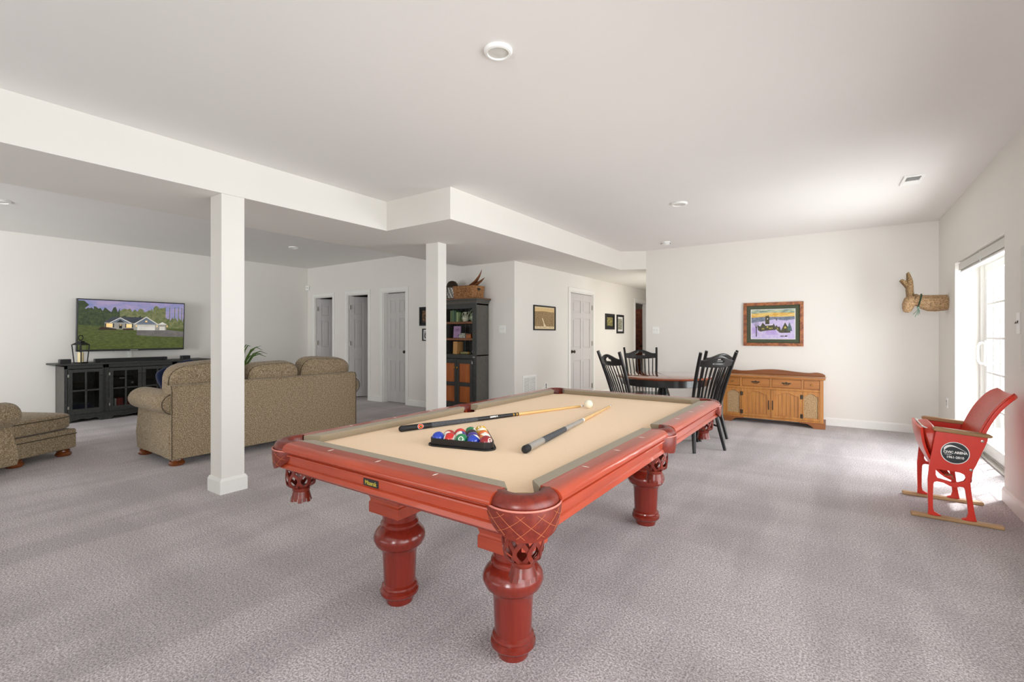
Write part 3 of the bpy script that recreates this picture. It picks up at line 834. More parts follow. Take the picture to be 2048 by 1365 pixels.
# nameplate on the near apron
bm = B(); box(bm, -0.040, 0.040, -(HL + 0.1105), -(HL + 0.107), ZT - 0.083, ZT - 0.057); npl = obj('nameplate', bm, 'black', pt, bevel=0.0008)
text('lettering', 'Mizerak', 0.021, 'gold', npl, T(0, -(HL + 0.1107), ZT - 0.071) @ R(PI / 2, 'X'), bold=0.0004, sx=0.92)

# ------------------------------------------------------------------ on the table
ZP = ZBED
# two cues
def cue(name_label, butt, tip, r0, segs):
    b, t = Vector(butt), Vector(tip); L = (t - b).length
    root = thing('cue_stick', name_label, 'cue', butt, 0, 'cue sticks on the pool table')
    q = Vector((0, 0, 1)).rotation_difference((t - b).normalized())
    root.rotation_mode = 'QUATERNION'; root.rotation_quaternion = q
    def rr(s): return r0 + (0.0065 - r0) * s
    for nm, a, c, m in segs:
        bm = B()
        if nm == 'bumper': lathe(bm, [(0.001, -0.012), (r0 * 0.6, -0.012), (r0 * 0.92, -0.006), (r0 * 1.02, 0.0), (rr(c), c * L)], n=24)
        else: lathe(bm, [(rr(a), a * L), (rr((a + c) / 2), (a + c) / 2 * L), (rr(c), c * L)], n=24)
        obj(nm, bm, m, root)
    return root, rr, L
c1, rr1, L1 = cue('black cue with red emblem and speckled grip behind the racked balls', (-1.793, 1.616, ZP + 0.0155), (-1.412, 2.872, ZP + 0.0072), 0.0152, [
    ('bumper', 0, 0.012, 'rubber'), ('butt', 0.012, 0.125, 'blackm'), ('grip_wrap', 0.125, 0.345, 'wrap'), ('forearm', 0.345, 0.538, 'black'), ('joint_collar', 0.538, 0.546, 'brass'), ('joint', 0.546, 0.556, 'black'),
    ('joint_collar', 0.556, 0.566, 'brass'), ('joint', 0.566, 0.572, 'black'), ('shaft', 0.572, 0.982, 'shaft'), ('ferrule', 0.982, 0.995, 'white'), ('tip', 0.995, 1.0, 'bronze')])
c2, rr2, L2 = cue('silver grey cue with speckled grip lying right of the rack', (-1.052, 1.612, ZP + 0.0165), (-1.258, 2.982, ZP + 0.0072), 0.0162, [
    ('bumper', 0, 0.02, 'rubber'), ('butt', 0.02, 0.13, 'silver'), ('grip_wrap', 0.13, 0.34, 'wrap'), ('forearm', 0.34, 0.545, 'silver'), ('joint_collar', 0.545, 0.56, 'pearl'), ('shaft', 0.56, 0.98, 'shaft'),
    ('ferrule', 0.98, 0.994, 'white'), ('tip', 0.994, 1.0, 'bronze')])
# round red emblem wrapped on the butt of the first cue, and the forearm lettering
def on_cue(root, rr, L, s, ang):
    """matrix in cue space: local x along the cue, z outward"""
    return Matrix.Rotation(ang, 4, 'Z') @ T(rr(s) + 0.0004, 0, s * L) @ Matrix(((0, 0, 1, 0), (0, 1, 0, 0), (1, 0, 0, 0), (0, 0, 0, 1)))
def facing(root):
    q = root.rotation_quaternion.inverted(); d = q @ (Vector((0, 0, 1.25)) - Vector(root.location)); return math.atan2(d.y, d.x)
a1 = facing(c1)
for rad_, m, dz in ((0.0165, 'white', 0.0), (0.0148, 'red', 0.0004), (0.0075, 'gold', 0.0008), (0.0045, 'blackm', 0.0012)):
    bm = B(); rc = rr1(0.075) + 0.0004 + dz; ring = [bm.verts.new((rc * math.cos(a1), rc * math.sin(a1), 0.075 * L1))]
    outer = []
    for i in range(25):
        t = 2 * PI * i / 24; aa = a1 + rad_ * math.sin(t) / rc * 0.9
        outer.append(bm.verts.new((rc * math.cos(aa), rc * math.sin(aa), 0.075 * L1 + rad_ * math.cos(t))))
    mids = []
    for i in range(25):
        t = 2 * PI * i / 24; aa = a1 + 0.5 * rad_ * math.sin(t) / rc * 0.9
        mids.append(bm.verts.new((rc * math.cos(aa), rc * math.sin(aa), 0.075 * L1 + 0.5 * rad_ * math.cos(t))))
    for i in range(24):
        bm.faces.new((ring[0], mids[i], mids[i + 1])); bm.faces.new((mids[i], outer[i], outer[i + 1], mids[i + 1]))
    obj('emblem', bm, m, c1)
text('lettering', 'SEMPER FI', 0.0125, 'white', c1, Matrix.Rotation(a1 - 0.15, 4, 'Z') @ T(rr1(0.42) + 0.0004, 0, 0.43 * L1) @ Matrix(((0, 0, 1, 0), (0, -1, 0, 0), (1, 0, 0, 0), (0, 0, 0, 1))), extrude=0.0004, bold=0.0004)

# balls
BR = 0.0286
def ball(name, label, c, colr, stripe, num, pole, spot):
    root = thing(name, label, 'billiard ball', c, 0, 'racked billiard balls' if num else None)
    def mt(nm, col): 
        if nm not in M: M[nm] = plain(nm, col, 0.12, coat=0.4, var=0.0)
        return nm
    p = Vector(pole).normalized(); q = Vector((0, 0, 1)).rotation_difference(p).to_matrix().to_4x4()
    bm = B(); bmesh.ops.create_uvsphere(bm, u_segments=36, v_segments=24, radius=BR, matrix=q)
    mats = [mt('ball_' + colr[1:], colr)]
    if stripe:
        mats.append(mt('ball_ivory', '#f3efe2'))
        for f in bm.faces:
            if abs(f.calc_center_median().dot(p)) > BR * 0.56: f.material_index = 1
    obj('body', bm, mats, root, recalc=False, angle=180)
    if num:
        s = Vector(spot).normalized(); qs = Vector((0, 0, 1)).rotation_difference(s)
        # keep digits upright
        zax = s; up = Vector((0, 0, 1)); xax = up.cross(zax)
        if xax.length < 0.15: xax = Vector((0.82, 0.57, 0))
        xax.normalize(); yax = zax.cross(xax)
        mw = Matrix(((xax.x, yax.x, zax.x, 0), (xax.y, yax.y, zax.y, 0), (xax.z, yax.z, zax.z, 0), (0, 0, 0, 1)))
        bm = B(); rs = 0.0108; cen = bm.verts.new(mw @ Vector((0, 0, BR + 0.0003))); ro = []
        for i in range(24):
            t = 2 * PI * i / 24; ro.append(bm.verts.new(mw @ Vector((rs * math.cos(t), rs * math.sin(t), math.sqrt(BR ** 2 - rs ** 2) + 0.0004))))
        for i in range(24): bm.faces.new((cen, ro[i], ro[(i + 1) % 24]))
        k = obj('number_spot', bm, mt('ball_ivory', '#f3efe2'), root)
        text('number', str(num), 0.0125 if num < 10 else 0.0105, 'blackm', k, mw @ T(0, 0, BR - 0.0002), extrude=0.0008, bold=0.0003)
    return root
ball('cue_ball', 'ivory cue ball at the tip of the black cue', (-1.352, 2.835, ZP + BR), '#efe9d4', False, 0, (0, 0, 1), None)
# the fifteen racked balls: rows from the camera's edge to the far corner
phi = math.radians(14); d_ = 0.0575; cR = Vector((-1.357, 1.615))
e1 = Vector((math.cos(phi), math.sin(phi))); e2 = Vector((math.cos(phi + PI / 3), math.sin(phi + PI / 3)))
A0 = cR - (e1 + e2) * (4 * d_ / 3)
YL, BL, RD, PU, OR_, GR, MA, BK = '#e2b11c', '#1f3fae', '#c52a24', '#3f2f86', '#e0702a', '#157a4a', '#8e1f26', '#17181a'
tocam = Vector((1.35, -1.6, 0.5)).normalized()
rows = [
    [(2, BL, 0, 'solid blue ball at the left corner of the rack'), (11, RD, 1, 'red ball with wide white band, second from the left on the near edge'), (6, GR, 0, 'solid green number six ball in the middle of the near edge'), (10, BL, 1, 'blue striped ball beside the maroon corner ball'), (7, MA, 0, 'solid maroon ball at the near right corner of the rack')],
    [(15, '#b02a2a', 1, 'white and red striped ball nearest the black cue'), (12, PU, 1, 'purple striped ball behind the solid green ball'), (4, PU, 0, 'solid purple ball behind the blue striped ball'), (13, '#e07a3a', 1, 'white ball with orange stripe beside the maroon ball')],
    [(3, '#d8302a', 0, 'solid bright red ball on the cue side of the rack'), (8, BK, 0, 'black ball in the middle of the rack'), (5, OR_, 0, 'solid orange number five ball on the right edge')],
    [(14, GR, 1, 'white and green striped ball at the back left'), (9, YL, 1, 'white and yellow striped ball next to the far corner')],
    [(1, YL, 0, 'solid yellow ball at the far corner of the rack')]]
poles = {2: (0.2, 0.3, 1), 11: (-0.75, -0.35, 0.15), 6: (0, 0, 1), 10: (0.25, 0.75, 0.75), 7: (0, 0, 1), 15: (0.3, -0.9, 0.15), 12: (-0.1, -0.5, 0.35), 4: (0, 0, 1), 13: (0.15, 0.2, 1), 3: (0, 0, 1), 8: (0, 0, 1), 5: (0, 0, 1), 14: (1, 0.5, 0.1), 9: (-0.2, 0.1, 1), 1: (0, 0, 1)}
spots = {2: (-1, 0.3, -0.3), 11: (-0.2, 0.9, 0.2), 6: (0.50, -0.80, 0.42), 10: (0.4, 0.4, -0.8), 7: (0.95, -0.15, 0.42), 15: (0.6, 0.6, -0.2), 12: (0.85, -0.45, 0.38), 4: (-0.5, 0.7, 0.1), 13: (0.95, 0.1, -0.2), 3: (0.2, 0.9, 0), 8: (-0.4, 0.9, 0), 5: (0.80, -0.42, 0.55), 14: (-0.3, 0.9, -0.2), 9: (0.92, -0.1, 0.30), 1: (0.25, -0.45, 0.9)}
names = {1: 'yellow', 2: 'blue', 3: 'red', 4: 'purple', 5: 'orange', 6: 'green', 7: 'maroon', 8: 'black'}
for r_, row in enumerate(rows):
    for i, (n, colr, st, lab) in enumerate(row):
        p = A0 + e1 * d_ * i + e2 * d_ * r_
        ball('billiard_ball', lab, (p.x, p.y, ZP + BR), colr, st, n, poles[n], spots[n])

# triangular rack
t = thing('ball_rack', 'black plastic triangle rack holding the fifteen balls', 'ball rack', (cR.x, cR.y, ZP), phi)
def tri(off, rad, n=7):
    """rounded triangle around the ball triangle, offset outward"""
    side = 4 * d_; hgt = side * math.sqrt(3) / 2
    cs = [(-side / 2, -hgt / 3), (side / 2, -hgt / 3), (0, 2 * hgt / 3)]
    out = []
    for k, (x, y) in enumerate(cs):
        base = [-150, -30, 90][k]
        for i in range(n + 1):
            a = math.radians(base - 60 + 120 * i / n); out.append((x + (rad + off) * math.cos(a), y + (rad + off) * math.sin(a)))
    return out
def wall_loop(bm, i_off, o_off, z0, z1):
    a, b = tri(i_off, BR), tri(o_off, BR); n = len(a)
    va = [[bm.verts.new((x, y, z)) for x, y in P] for P, z in ((a, z0), (b, z0), (b, z1), (a, z1))]
    for q in range(4):
        for i in range(n): bm.faces.new((va[q][i], va[q][(i + 1) % n], va[(q + 1) % 4][(i + 1) % n], va[(q + 1) % 4][i]))
bm = B(); wall_loop(bm, 0.0006, 0.005, 0.0, 0.034); obj('triangle_wall', bm, 'black', t, bevel=0.0008)
bm = B(); wall_loop(bm, 0.005, 0.015, 0.0, 0.0035); wall_loop(bm, 0.0125, 0.015, 0.003, 0.007); obj('flange', bm, 'black', t, bevel=0.0008)

# ------------------------------------------------------------------ dining set
t = thing('dining_table', 'round cherry-topped dining table with black apron behind the pool table', 'table', (-1.81, 5.95, 0))
bm = B(); lathe(bm, [(0.001, 0.715), (0.555, 0.715), (0.575, 0.722), (0.58, 0.732), (0.575, 0.741), (0.565, 0.745), (0.001, 0.745)], n=72); obj('tabletop', bm, 'dintop', t, angle=50)
bm = B(); box(bm, -0.575, 0.575, -0.0012, 0.0012, 0.7445, 0.7455, mat=R(math.radians(-62), 'Z')); obj('leaf_seam', bm, 'groove', t, smooth=False)
bm = B(); lathe(bm, [(0.50, 0.715), (0.515, 0.715), (0.515, 0.635), (0.50, 0.63)], n=72, cap=False); lathe(bm, [(0.50, 0.63), (0.50, 0.715)], n=72, cap=False); obj('apron', bm, 'chairblk', t, angle=40)
bm = B(); lathe(bm, [(0.12, 0.715), (0.12, 0.69), (0.055, 0.66), (0.05, 0.60), (0.075, 0.52), (0.095, 0.42), (0.08, 0.34), (0.055, 0.30), (0.07, 0.27), (0.10, 0.25), (0.11, 0.20), (0.09, 0.15), (0.001, 0.14)], n=36); obj('pedestal', bm, 'chairblk', t, angle=50)
for k in range(4):
    bm = B(); a = PI / 4 + k * PI / 2; pp = []
    for s_, z in ((0.06, 0.24), (0.14, 0.245), (0.22, 0.20), (0.30, 0.115), (0.37, 0.055), (0.43, 0.035), (0.45, 0.022)): pp.append((s_ * math.cos(a), s_ * math.sin(a), z))
    tube(bm, pp, [0.036, 0.038, 0.034, 0.028, 0.024, 0.024, 0.02], 10); obj('foot', bm, 'chairblk', t)

def make_chair(label):
    t = thing('dining_chair', label, 'chair', (0, 0, 0), 0, 'black spindle-back chairs around the dining table')
    bm = B(); n = 40; out = []
    for i in range(n):
        a = 2 * PI * i / n; x = math.copysign(abs(math.cos(a)) ** 0.6, math.cos(a)) * 0.225; y = math.copysign(abs(math.sin(a)) ** 0.6, math.sin(a)) * 0.215
        out.append((x * (0.92 if y < 0 else 1.0), y))
    prism(bm, out, 0.425, 0.46); obj('seat', bm, 'chairblk', t, bevel=0.010, seg=3)
    for sx in (-1, 1):
        for (x0, y0, x1, y1) in ((0.15, 0.14, 0.20, 0.20), (0.145, -0.15, 0.20, -0.235)):
            bm = B(); a = Vector((sx * x0, y0, 0.43)); b = Vector((sx * x1, y1, 0.0)); pp = [a.lerp(b, s_) for s_ in (0, 0.12, 0.3, 0.5, 0.75, 1.0)]
            tube(bm, pp, [0.016, 0.019, 0.022, 0.023, 0.020, 0.016], 12); obj('leg', bm, 'chairblk', t)
        bm = B(); a = Vector((sx * 0.168, 0.162, 0.27)); b = Vector((sx * 0.17, -0.185, 0.25)); tube(bm, [a, a.lerp(b, 0.5), b], [0.009, 0.013, 0.009], 8); obj('stretcher', bm, 'chairblk', t)
    bm = B(); tube(bm, [(-0.169, 0, 0.26), (0, 0, 0.26), (0.169, 0, 0.26)], [0.009, 0.013, 0.009], 8); obj('stretcher', bm, 'chairblk', t)
    bm = B(); tube(bm, [(-0.178, 0.172, 0.20), (0, 0.175, 0.20), (0.178, 0.172, 0.20)], [0.009, 0.013, 0.009], 8); obj('stretcher', bm, 'chairblk', t)
    P0, P1 = Vector((0.178, -0.17, 0.455)), Vector((0.228, -0.365, 1.065))
    def post(s_): return P0.lerp(P1, s_) + Vector((0, 0.012 * math.sin(PI * s_), 0))
    for sx in (-1, 1):
        bm = B(); tube(bm, [Vector((sx * p.x, p.y, p.z)) for p in (post(i / 8) for i in range(9))], [0.016, 0.017, 0.018, 0.0195, 0.0205, 0.021, 0.0205, 0.020, 0.0185], 12, flat=(1.0, 0.8)); obj('back_post', bm, 'chairblk', t)
    # crest rail with its cut-out handle
    bm = B(); nc, nr = 28, 8; g = []
    for i in range(nc + 1):
        s_ = -1 + 2 * i / nc; col_ = []
        hump = 0.0 if abs(s_) > 0.78 else 0.5 + 0.5 * math.cos(PI * s_ / 0.78)
        zt = 0.985 + 0.048 * hump ** 0.7; zb = 0.925 - 0.016 * (1 - s_ * s_)
        for j in range(nr + 1):
            z = zb + (zt - zb) * j / nr; f = (z - 0.455) / 0.61; p = post(f)
            col_.append(bm.verts.new((s_ * p.x, p.y - 0.035 * (1 - s_ * s_), z)))
        g.append(col_)
    for i in range(nc):
        for j in range(nr):
            s_ = -1 + 2 * (i + 0.5) / nc
            if abs(s_) < 0.26 and 3 <= j <= 4 or abs(s_) < 0.12 and j == 5: continue
            bm.faces.new((g[i][j], g[i + 1][j], g[i + 1][j + 1], g[i][j + 1]))
    o = obj('crest_rail', bm, 'chairblk', t); m_ = o.modifiers.new('solid', 'SOLIDIFY'); m_.thickness = 0.018; m_.offset = 0
    for k in range(7):
        s_ = (k - 3) / 3.9; top = post(0.765)
        a = Vector((s_ * 0.165, -0.175, 0.455)); b = Vector((s_ * top.x, top.y - 0.035 * (1 - s_ * s_), 0.922)); mid = a.lerp(b, 0.5) + Vector((0, 0.012, 0))
        bm = B(); pp = [a.lerp(mid, 0.5) + Vector((0, 0.003, 0))]; pp = [a, a.lerp(b, 0.25) + Vector((0, 0.008, 0)), mid, a.lerp(b, 0.75) + Vector((0, 0.008, 0)), b]
        tube(bm, pp, [0.0065, 0.008, 0.0088, 0.0078, 0.006], 8); obj('spindle', bm, 'chairblk', t)
    return t
def place(x, y, fx, fy): return (x, y, 0), math.atan2(-fx, fy)
ch = make_chair('black spindle-back chair nearest the pool table, turned away at the right')
ch.location, ch.rotation_euler.z = place(-1.31, 5.455, -0.80, 0.60)
for x, y, fx, fy, lab in ((-1.40, 6.06, -0.82, 0.57, 'black spindle-back chair behind the nearest one, beside the wooden console'),
                          (-2.15, 6.28, 0.50, -0.86, 'black spindle-back chair across the table, facing the camera by the hallway'),
                          (-1.886, 5.20, 0.59, 0.81, 'black spindle-back chair at the left, seen from behind leaning left')):
    l_, r_ = place(x, y, fx, fy); dup(ch, l_, r_, lab)

# ------------------------------------------------------------------ wooden stereo console
CX0, CX1, CYF, CYB = -1.375, -0.165, 7.42, 7.80
t = thing('stereo_console', 'long honey maple stereo console with speaker cloth panels against the back wall', 'console cabinet', ((CX0 + CX1) / 2, CYF, 0))
hw = (CX1 - CX0) / 2; dp = CYB - CYF
bm = B(); box(bm, -hw, hw, 0.022, dp, 0.075, 0.65); obj('body', bm, 'cons', t, bevel=0.003)
bm = B(); box(bm, -hw - 0.03, hw + 0.03, -0.025, dp, 0.65, 0.672); obj('top', bm, 'cons', t, bevel=0.008, seg=3)
bm = B(); pts = [(-hw - 0.02, 0.672)]
for i in range(41):
    s_ = -1 + 2 * i / 40; a = abs(s_)
    if a > 0.95: z = 0.70 - 0.02 * ((a - 0.95) / 0.05) ** 2
    elif a > 0.72: z = 0.698 + 0.012 * math.sin(PI * (0.95 - a) / 0.23)
    else: z = 0.700 + 0.034 * (0.5 + 0.5 * math.cos(PI * a / 0.72))
    pts.append((s_ * (hw + 0.02), z + 0.012))
pts.append((hw + 0.02, 0.672)); prism(bm, pts, dp - 0.025, dp, 'y'); obj('backsplash', bm, 'consd', t, bevel=0.003)
for sx in (-1, 1):
    bm = B(); x0, x1 = sorted((sx * (hw + 0.028), sx * (hw - 0.22)))
    o = hw + 0.028; pr = [(o, 0), (o, 0.078), (o - 0.30, 0.078), (o - 0.29, 0.06), (o - 0.20, 0.055), (o - 0.15, 0.025), (o - 0.13, 0.0)]
    prism(bm, [(sx * x, z) for x, z in pr], -0.012, 0.02, 'y'); box(bm, x0 if sx < 0 else hw - 0.0, x0 + 0.028 if sx < 0 else x1, 0.02, dp, 0, 0.078); obj('bracket_foot', bm, 'consd', t, bevel=0.003)
bm = B(); box(bm, -hw - 0.01, hw + 0.01, 0.0, 0.022, 0.068, 0.094); box(bm, -hw, hw, 0.006, 0.022, 0.485, 0.515); box(bm, -hw, hw, 0.006, 0.022, 0.638, 0.65)
for x in (-0.377, 0.0, 0.377): box(bm, x - 0.012, x + 0.012, 0.004, 0.022, 0.515, 0.638)
for x in (-hw + 0.012, hw - 0.012): box(bm, x - 0.02, x + 0.02, 0.002, 0.022, 0.094, 0.65)
obj('face_frame', bm, 'consz', t, bevel=0.002)
def drawer(x0, x1, kind):
    bm = B(); box(bm, x0, x1, 0.008, 0.022, 0.524, 0.632); d = obj('drawer', bm, 'cons', t, bevel=0.004); cx = (x0 + x1) / 2
    bm = B()
    if kind == 'knob': lathe(bm, [(0.001, 0), (0.012, 0), (0.006, 0.006), (0.012, 0.014), (0.008, 0.02), (0.001, 0.021)], n=14, mat=T(cx, 0.008, 0.578) @ R(PI / 2, 'X')); obj('knob', bm, 'brass', d)
    else:
        prism(bm, [(cx + x, 0.582 + z) for x, z in ((-0.06, 0), (-0.045, 0.012), (-0.02, 0.008), (0, 0.022), (0.02, 0.008), (0.045, 0.012), (0.06, 0), (0.04, -0.008), (0.015, -0.006), (0, -0.012), (-0.015, -0.006), (-0.04, -0.008))], 0.005, 0.008, 'y')
        tube(bm, [(cx - 0.035, 0.006, 0.582), (cx - 0.03, -0.008, 0.568), (cx, -0.012, 0.560), (cx + 0.03, -0.008, 0.568), (cx + 0.035, 0.006, 0.582)], 0.0035, 8); obj('pull', bm, 'bronze', d)
drawer(-hw + 0.036, -0.393, 'knob'); drawer(-0.361, -0.016, 'pull'); drawer(0.016, 0.361, 'pull'); drawer(0.393, hw - 0.036, 'knob')
def arch_top(x0, x1, z0, zs, zp, n=18, p=1.0):
    pts = [(x0, z0), (x0, zs)]
    for i in range(1, n): s_ = i / n; pts.append((x0 + (x1 - x0) * s_, zs + (zp - zs) * (0.5 - 0.5 * math.cos(2 * PI * s_)) ** p))
    return pts + [(x1, zs), (x1, z0)]
def framed(nm, x0, x1, z0, z1, sw, zs, zp, mat_in, plank, hinge):
    """door or panel: arched opening cut in a frame, infill set behind"""
    bm = B(); ins = arch_top(x0 + sw, x1 - sw, z0 + 0.035, zs, zp); outr = [(x0, z0), (x1, z0), (x1, z1), (x0, z1)]
    box(bm, x0, x0 + sw, 0.004, 0.022, z0, z1); box(bm, x1 - sw, x1, 0.004, 0.022, z0, z1); box(bm, x0 + sw, x1 - sw, 0.004, 0.022, z0, z0 + 0.035)
    top = [(x0 + sw, z1)] + ins[1:-1] + [(x1 - sw, z1)]
    prism(bm, top, 0.004, 0.022, 'y'); d = obj(nm, bm, 'consz', t, bevel=0.002)
    bm = B(); box(bm, x0 + sw, x1 - sw, 0.016, 0.022, z0 + 0.035, zp + 0.004); obj('panel' if plank else 'speaker_cloth', bm, mat_in, d, smooth=False)
    if plank:
        bm = B(); nn = 5
        for i in range(1, nn + 1): xx = x0 + sw + (x1 - x0 - 2 * sw) * i / (nn + 1); box(bm, xx - 0.0012, xx + 0.0012, 0.0152, 0.0162, z0 + 0.035, zs + (zp - zs) * (0.5 - 0.5 * math.cos(2 * PI * i / (nn + 1))))
        obj('plank_groove', bm, 'groove', d, smooth=False)
        kx = x1 - sw / 2 if hinge == 'L' else x0 + sw / 2
        bm = B(); tube(bm, [(kx, 0.004, 0.215), (kx, -0.008, 0.235), (kx, -0.010, 0.27), (kx, -0.008, 0.305), (kx, 0.004, 0.325)], 0.0035, 8); box(bm, kx - 0.006, kx + 0.006, 0.002, 0.0045, 0.205, 0.335); obj('pull', bm, 'bronze', d, smooth=False)
        hx = x0 + 0.004 if hinge == 'L' else x1 - 0.004
        for z in (0.15, 0.41):
            bm = B(); box(bm, hx - 0.018, hx + 0.018, 0.0015, 0.0042, z - 0.028, z + 0.028); lathe(bm, [(0.005, -0.03), (0.005, 0.03)], c=(hx, 0.002, z), n=10); obj('hinge', bm, 'bronze', d, smooth=False)
framed('door', -0.372, -0.003, 0.096, 0.483, 0.042, 0.41, 0.452, 'consz', True, 'L')
framed('door', 0.003, 0.372, 0.096, 0.483, 0.042, 0.41, 0.452, 'consz', True, 'R')
framed('speaker_panel', -hw + 0.034, -0.376, 0.096, 0.483, 0.016, 0.42, 0.462, 'grille', False, None)
framed('speaker_panel', 0.376, hw - 0.034, 0.096, 0.483, 0.016, 0.42, 0.462, 'grille', False, None)

# ------------------------------------------------------------------ framed pictures
def picture(label, mat, w_, h, fw, fmat, build, depth=0.02, matb=None, group=None):
    """mat: local x right, y into wall, z up, origin at centre on the wall"""
    t = thing('framed_picture', label, 'picture', group=group); t.matrix_world = mat
    bm = B(); a, c = w_ / 2, h / 2
    for x0, x1, z0, z1 in ((-a, a, c - fw, c), (-a, a, -c, -c + fw), (-a, -a + fw, -c + fw, c - fw), (a - fw, a, -c + fw, c - fw)): box(bm, x0, x1, -depth, 0, z0, z1)
    obj('frame', bm, fmat, t, bevel=0.003)
    a -= fw; c -= fw
    if matb:
        mm, mw_ = matb; bm = B(); box(bm, -a, a, -0.008, -0.002, -c, c); obj('mat_board', bm, mm, t, smooth=False); a -= mw_; c -= mw_
        bm = B(); q = 0.008
        for x0, x1, z0, z1 in ((-a - q, a + q, c, c + q), (-a - q, a + q, -c - q, -c), (-a - q, -a, -c, c), (a, a + q, -c, c)): box(bm, x0, x1, -0.0095, -0.008, z0, z1)
        obj('mat_liner', bm, 'white', t, smooth=False)
    build(t, a, c); return t
def flat(bm, pts, y, mi):
    f = bm.faces.new([bm.verts.new((x, y, z)) for x, z in pts]); f.material_index = mi
    return f
def village(t, a, c):
    ms = [two_tone('snow_lilac', '#c9bbe6', '#d8cdec', 22), two_tone('dusk_sky', '#6c8a86', '#c9cfae', 9, stretch=(1, 1, 5)), two_tone('sunset_band', '#e0a83a', '#f0d488', 10, stretch=(1, 1, 5)), two_tone('far_hills', '#5d6f80', '#8d8fa6', 18, stretch=(1, 1, 3)),
          plain('stone_dark', '#4c4a34', 0.7, var=0.4, scale=60), plain('window_glow', '#c9b84c', 0.6), plain('snow_roof', '#e6def2', 0.6), plain('ink', '#34363a', 0.7), two_tone('pine_dark', '#3c5a5a', '#6a8088', 60), two_tone('purple_shadow', '#b9a2dd', '#c8b4e4', 20)]
    bm = B(); k = [0]
    def P(pts, mi):
        k[0] += 1; y = -0.0085 - 0.00006 * k[0]
        flat(bm, [((-1 + 2 * u) * a, (1 - 2 * v) * c) for u, v in pts], y, mi)
    P([(0, 0.3), (1, 0.3), (1, 1), (0, 1)], 0)
    P([(0, 0), (1, 0), (1, 0.16), (0, 0.16)], 1); P([(0, 0.13), (0.5, 0.10), (1, 0.12), (1, 0.26), (0, 0.27)], 2)
    P([(0, 0.27), (0.3, 0.245), (0.7, 0.25), (1, 0.24), (1, 0.34), (0.8, 0.38), (0.55, 0.33), (0.3, 0.40), (0.12, 0.42), (0, 0.46)], 3)
    P([(0.35, 0.68), (0.56, 0.70), (0.62, 0.86), (0.34, 0.87)], 9); P([(0.0, 0.6), (0.12, 0.58), (0.16, 0.8), (0, 0.85)], 9)
    P([(0.33, 0.24), (0.345, 0.21), (0.38, 0.22), (0.395, 0.18), (0.41, 0.22), (0.425, 0.23), (0.425, 0.50), (0.33, 0.50)], 4); P([(0.365, 0.31), (0.385, 0.29), (0.40, 0.31), (0.385, 0.34)], 6)
    P([(0.15, 0.53), (0.20, 0.57), (0.265, 0.43), (0.335, 0.55), (0.50, 0.53), (0.525, 0.47), (0.56, 0.58), (0.60, 0.66), (0.56, 0.70), (0.36, 0.72), (0.21, 0.755), (0.155, 0.70)], 4)
    P([(0.335, 0.55), (0.345, 0.51), (0.49, 0.49), (0.515, 0.52), (0.50, 0.535)], 6); P([(0.195, 0.565), (0.262, 0.43), (0.272, 0.43), (0.215, 0.575)], 6)
    for u, v in ((0.25, 0.63), (0.285, 0.63), (0.36, 0.57), (0.38, 0.57), (0.42, 0.62), (0.445, 0.62), (0.48, 0.61)): P([(u, v), (u + 0.018, v), (u + 0.018, v + 0.05), (u, v + 0.05)], 5)
    P([(0.56, 0.60), (0.59, 0.53), (0.62, 0.60), (0.66, 0.58), (0.68, 0.66), (0.70, 0.80), (0.66, 0.79), (0.60, 0.71)], 4); P([(0.6, 0.62), (0.62, 0.64), (0.63, 0.69), (0.605, 0.68)], 5)
    P([(0.785, 0.44), (0.90, 0.73), (0.90, 0.79), (0.70, 0.80), (0.69, 0.72)], 4); P([(0.785, 0.44), (0.80, 0.44), (0.915, 0.72), (0.90, 0.735)], 6)
    P([(0.765, 0.60), (0.785, 0.57), (0.81, 0.60), (0.81, 0.65), (0.765, 0.65)], 5); P([(0.775, 0.69), (0.805, 0.69), (0.805, 0.79), (0.775, 0.79)], 7)
    P([(0.88, 0.44), (0.93, 0.62), (0.94, 0.74), (0.86, 0.72), (0.84, 0.62)], 8)
    P([(0.11, 0.60), (0.128, 0.60), (0.132, 0.93), (0.108, 0.93)], 7)
    for du, dv in ((-0.06, 0.45), (-0.03, 0.40), (0.005, 0.38), (0.04, 0.42), (0.065, 0.47)): P([(0.115, 0.66), (0.118 + du, dv), (0.123 + du, dv), (0.124, 0.66)], 7)
    for u in (0.68, 0.72, 0.77, 0.80): P([(u, 0.90), (u + 0.03, 0.885), (u + 0.035, 0.92), (u + 0.005, 0.935)], 7)
    P([(0.58, 0.32), (0.60, 0.32), (0.60, 0.38), (0.58, 0.38)], 7); P([(0.66, 0.34), (0.72, 0.33), (0.72, 0.36), (0.66, 0.365)], 3)
    o = obj('painting', bm, ms, t, smooth=False, recalc=False)
    bm = B(); box(bm, -a - 0.05, a + 0.05, -0.0165, -0.0155, -c - 0.05, c + 0.05); obj('glazing', bm, 'glass', t, smooth=False)
picture('burl-framed painting of a snowy village at dusk above the console', T(-0.786, YB - 0.001, 1.405), 0.772, 0.64, 0.045, two_tone('burl_wood', '#7a4020', '#b06a38', 22, 0.4), village, 0.024, (plain('dark_green_mat', '#48503a', 0.85), 0.062))
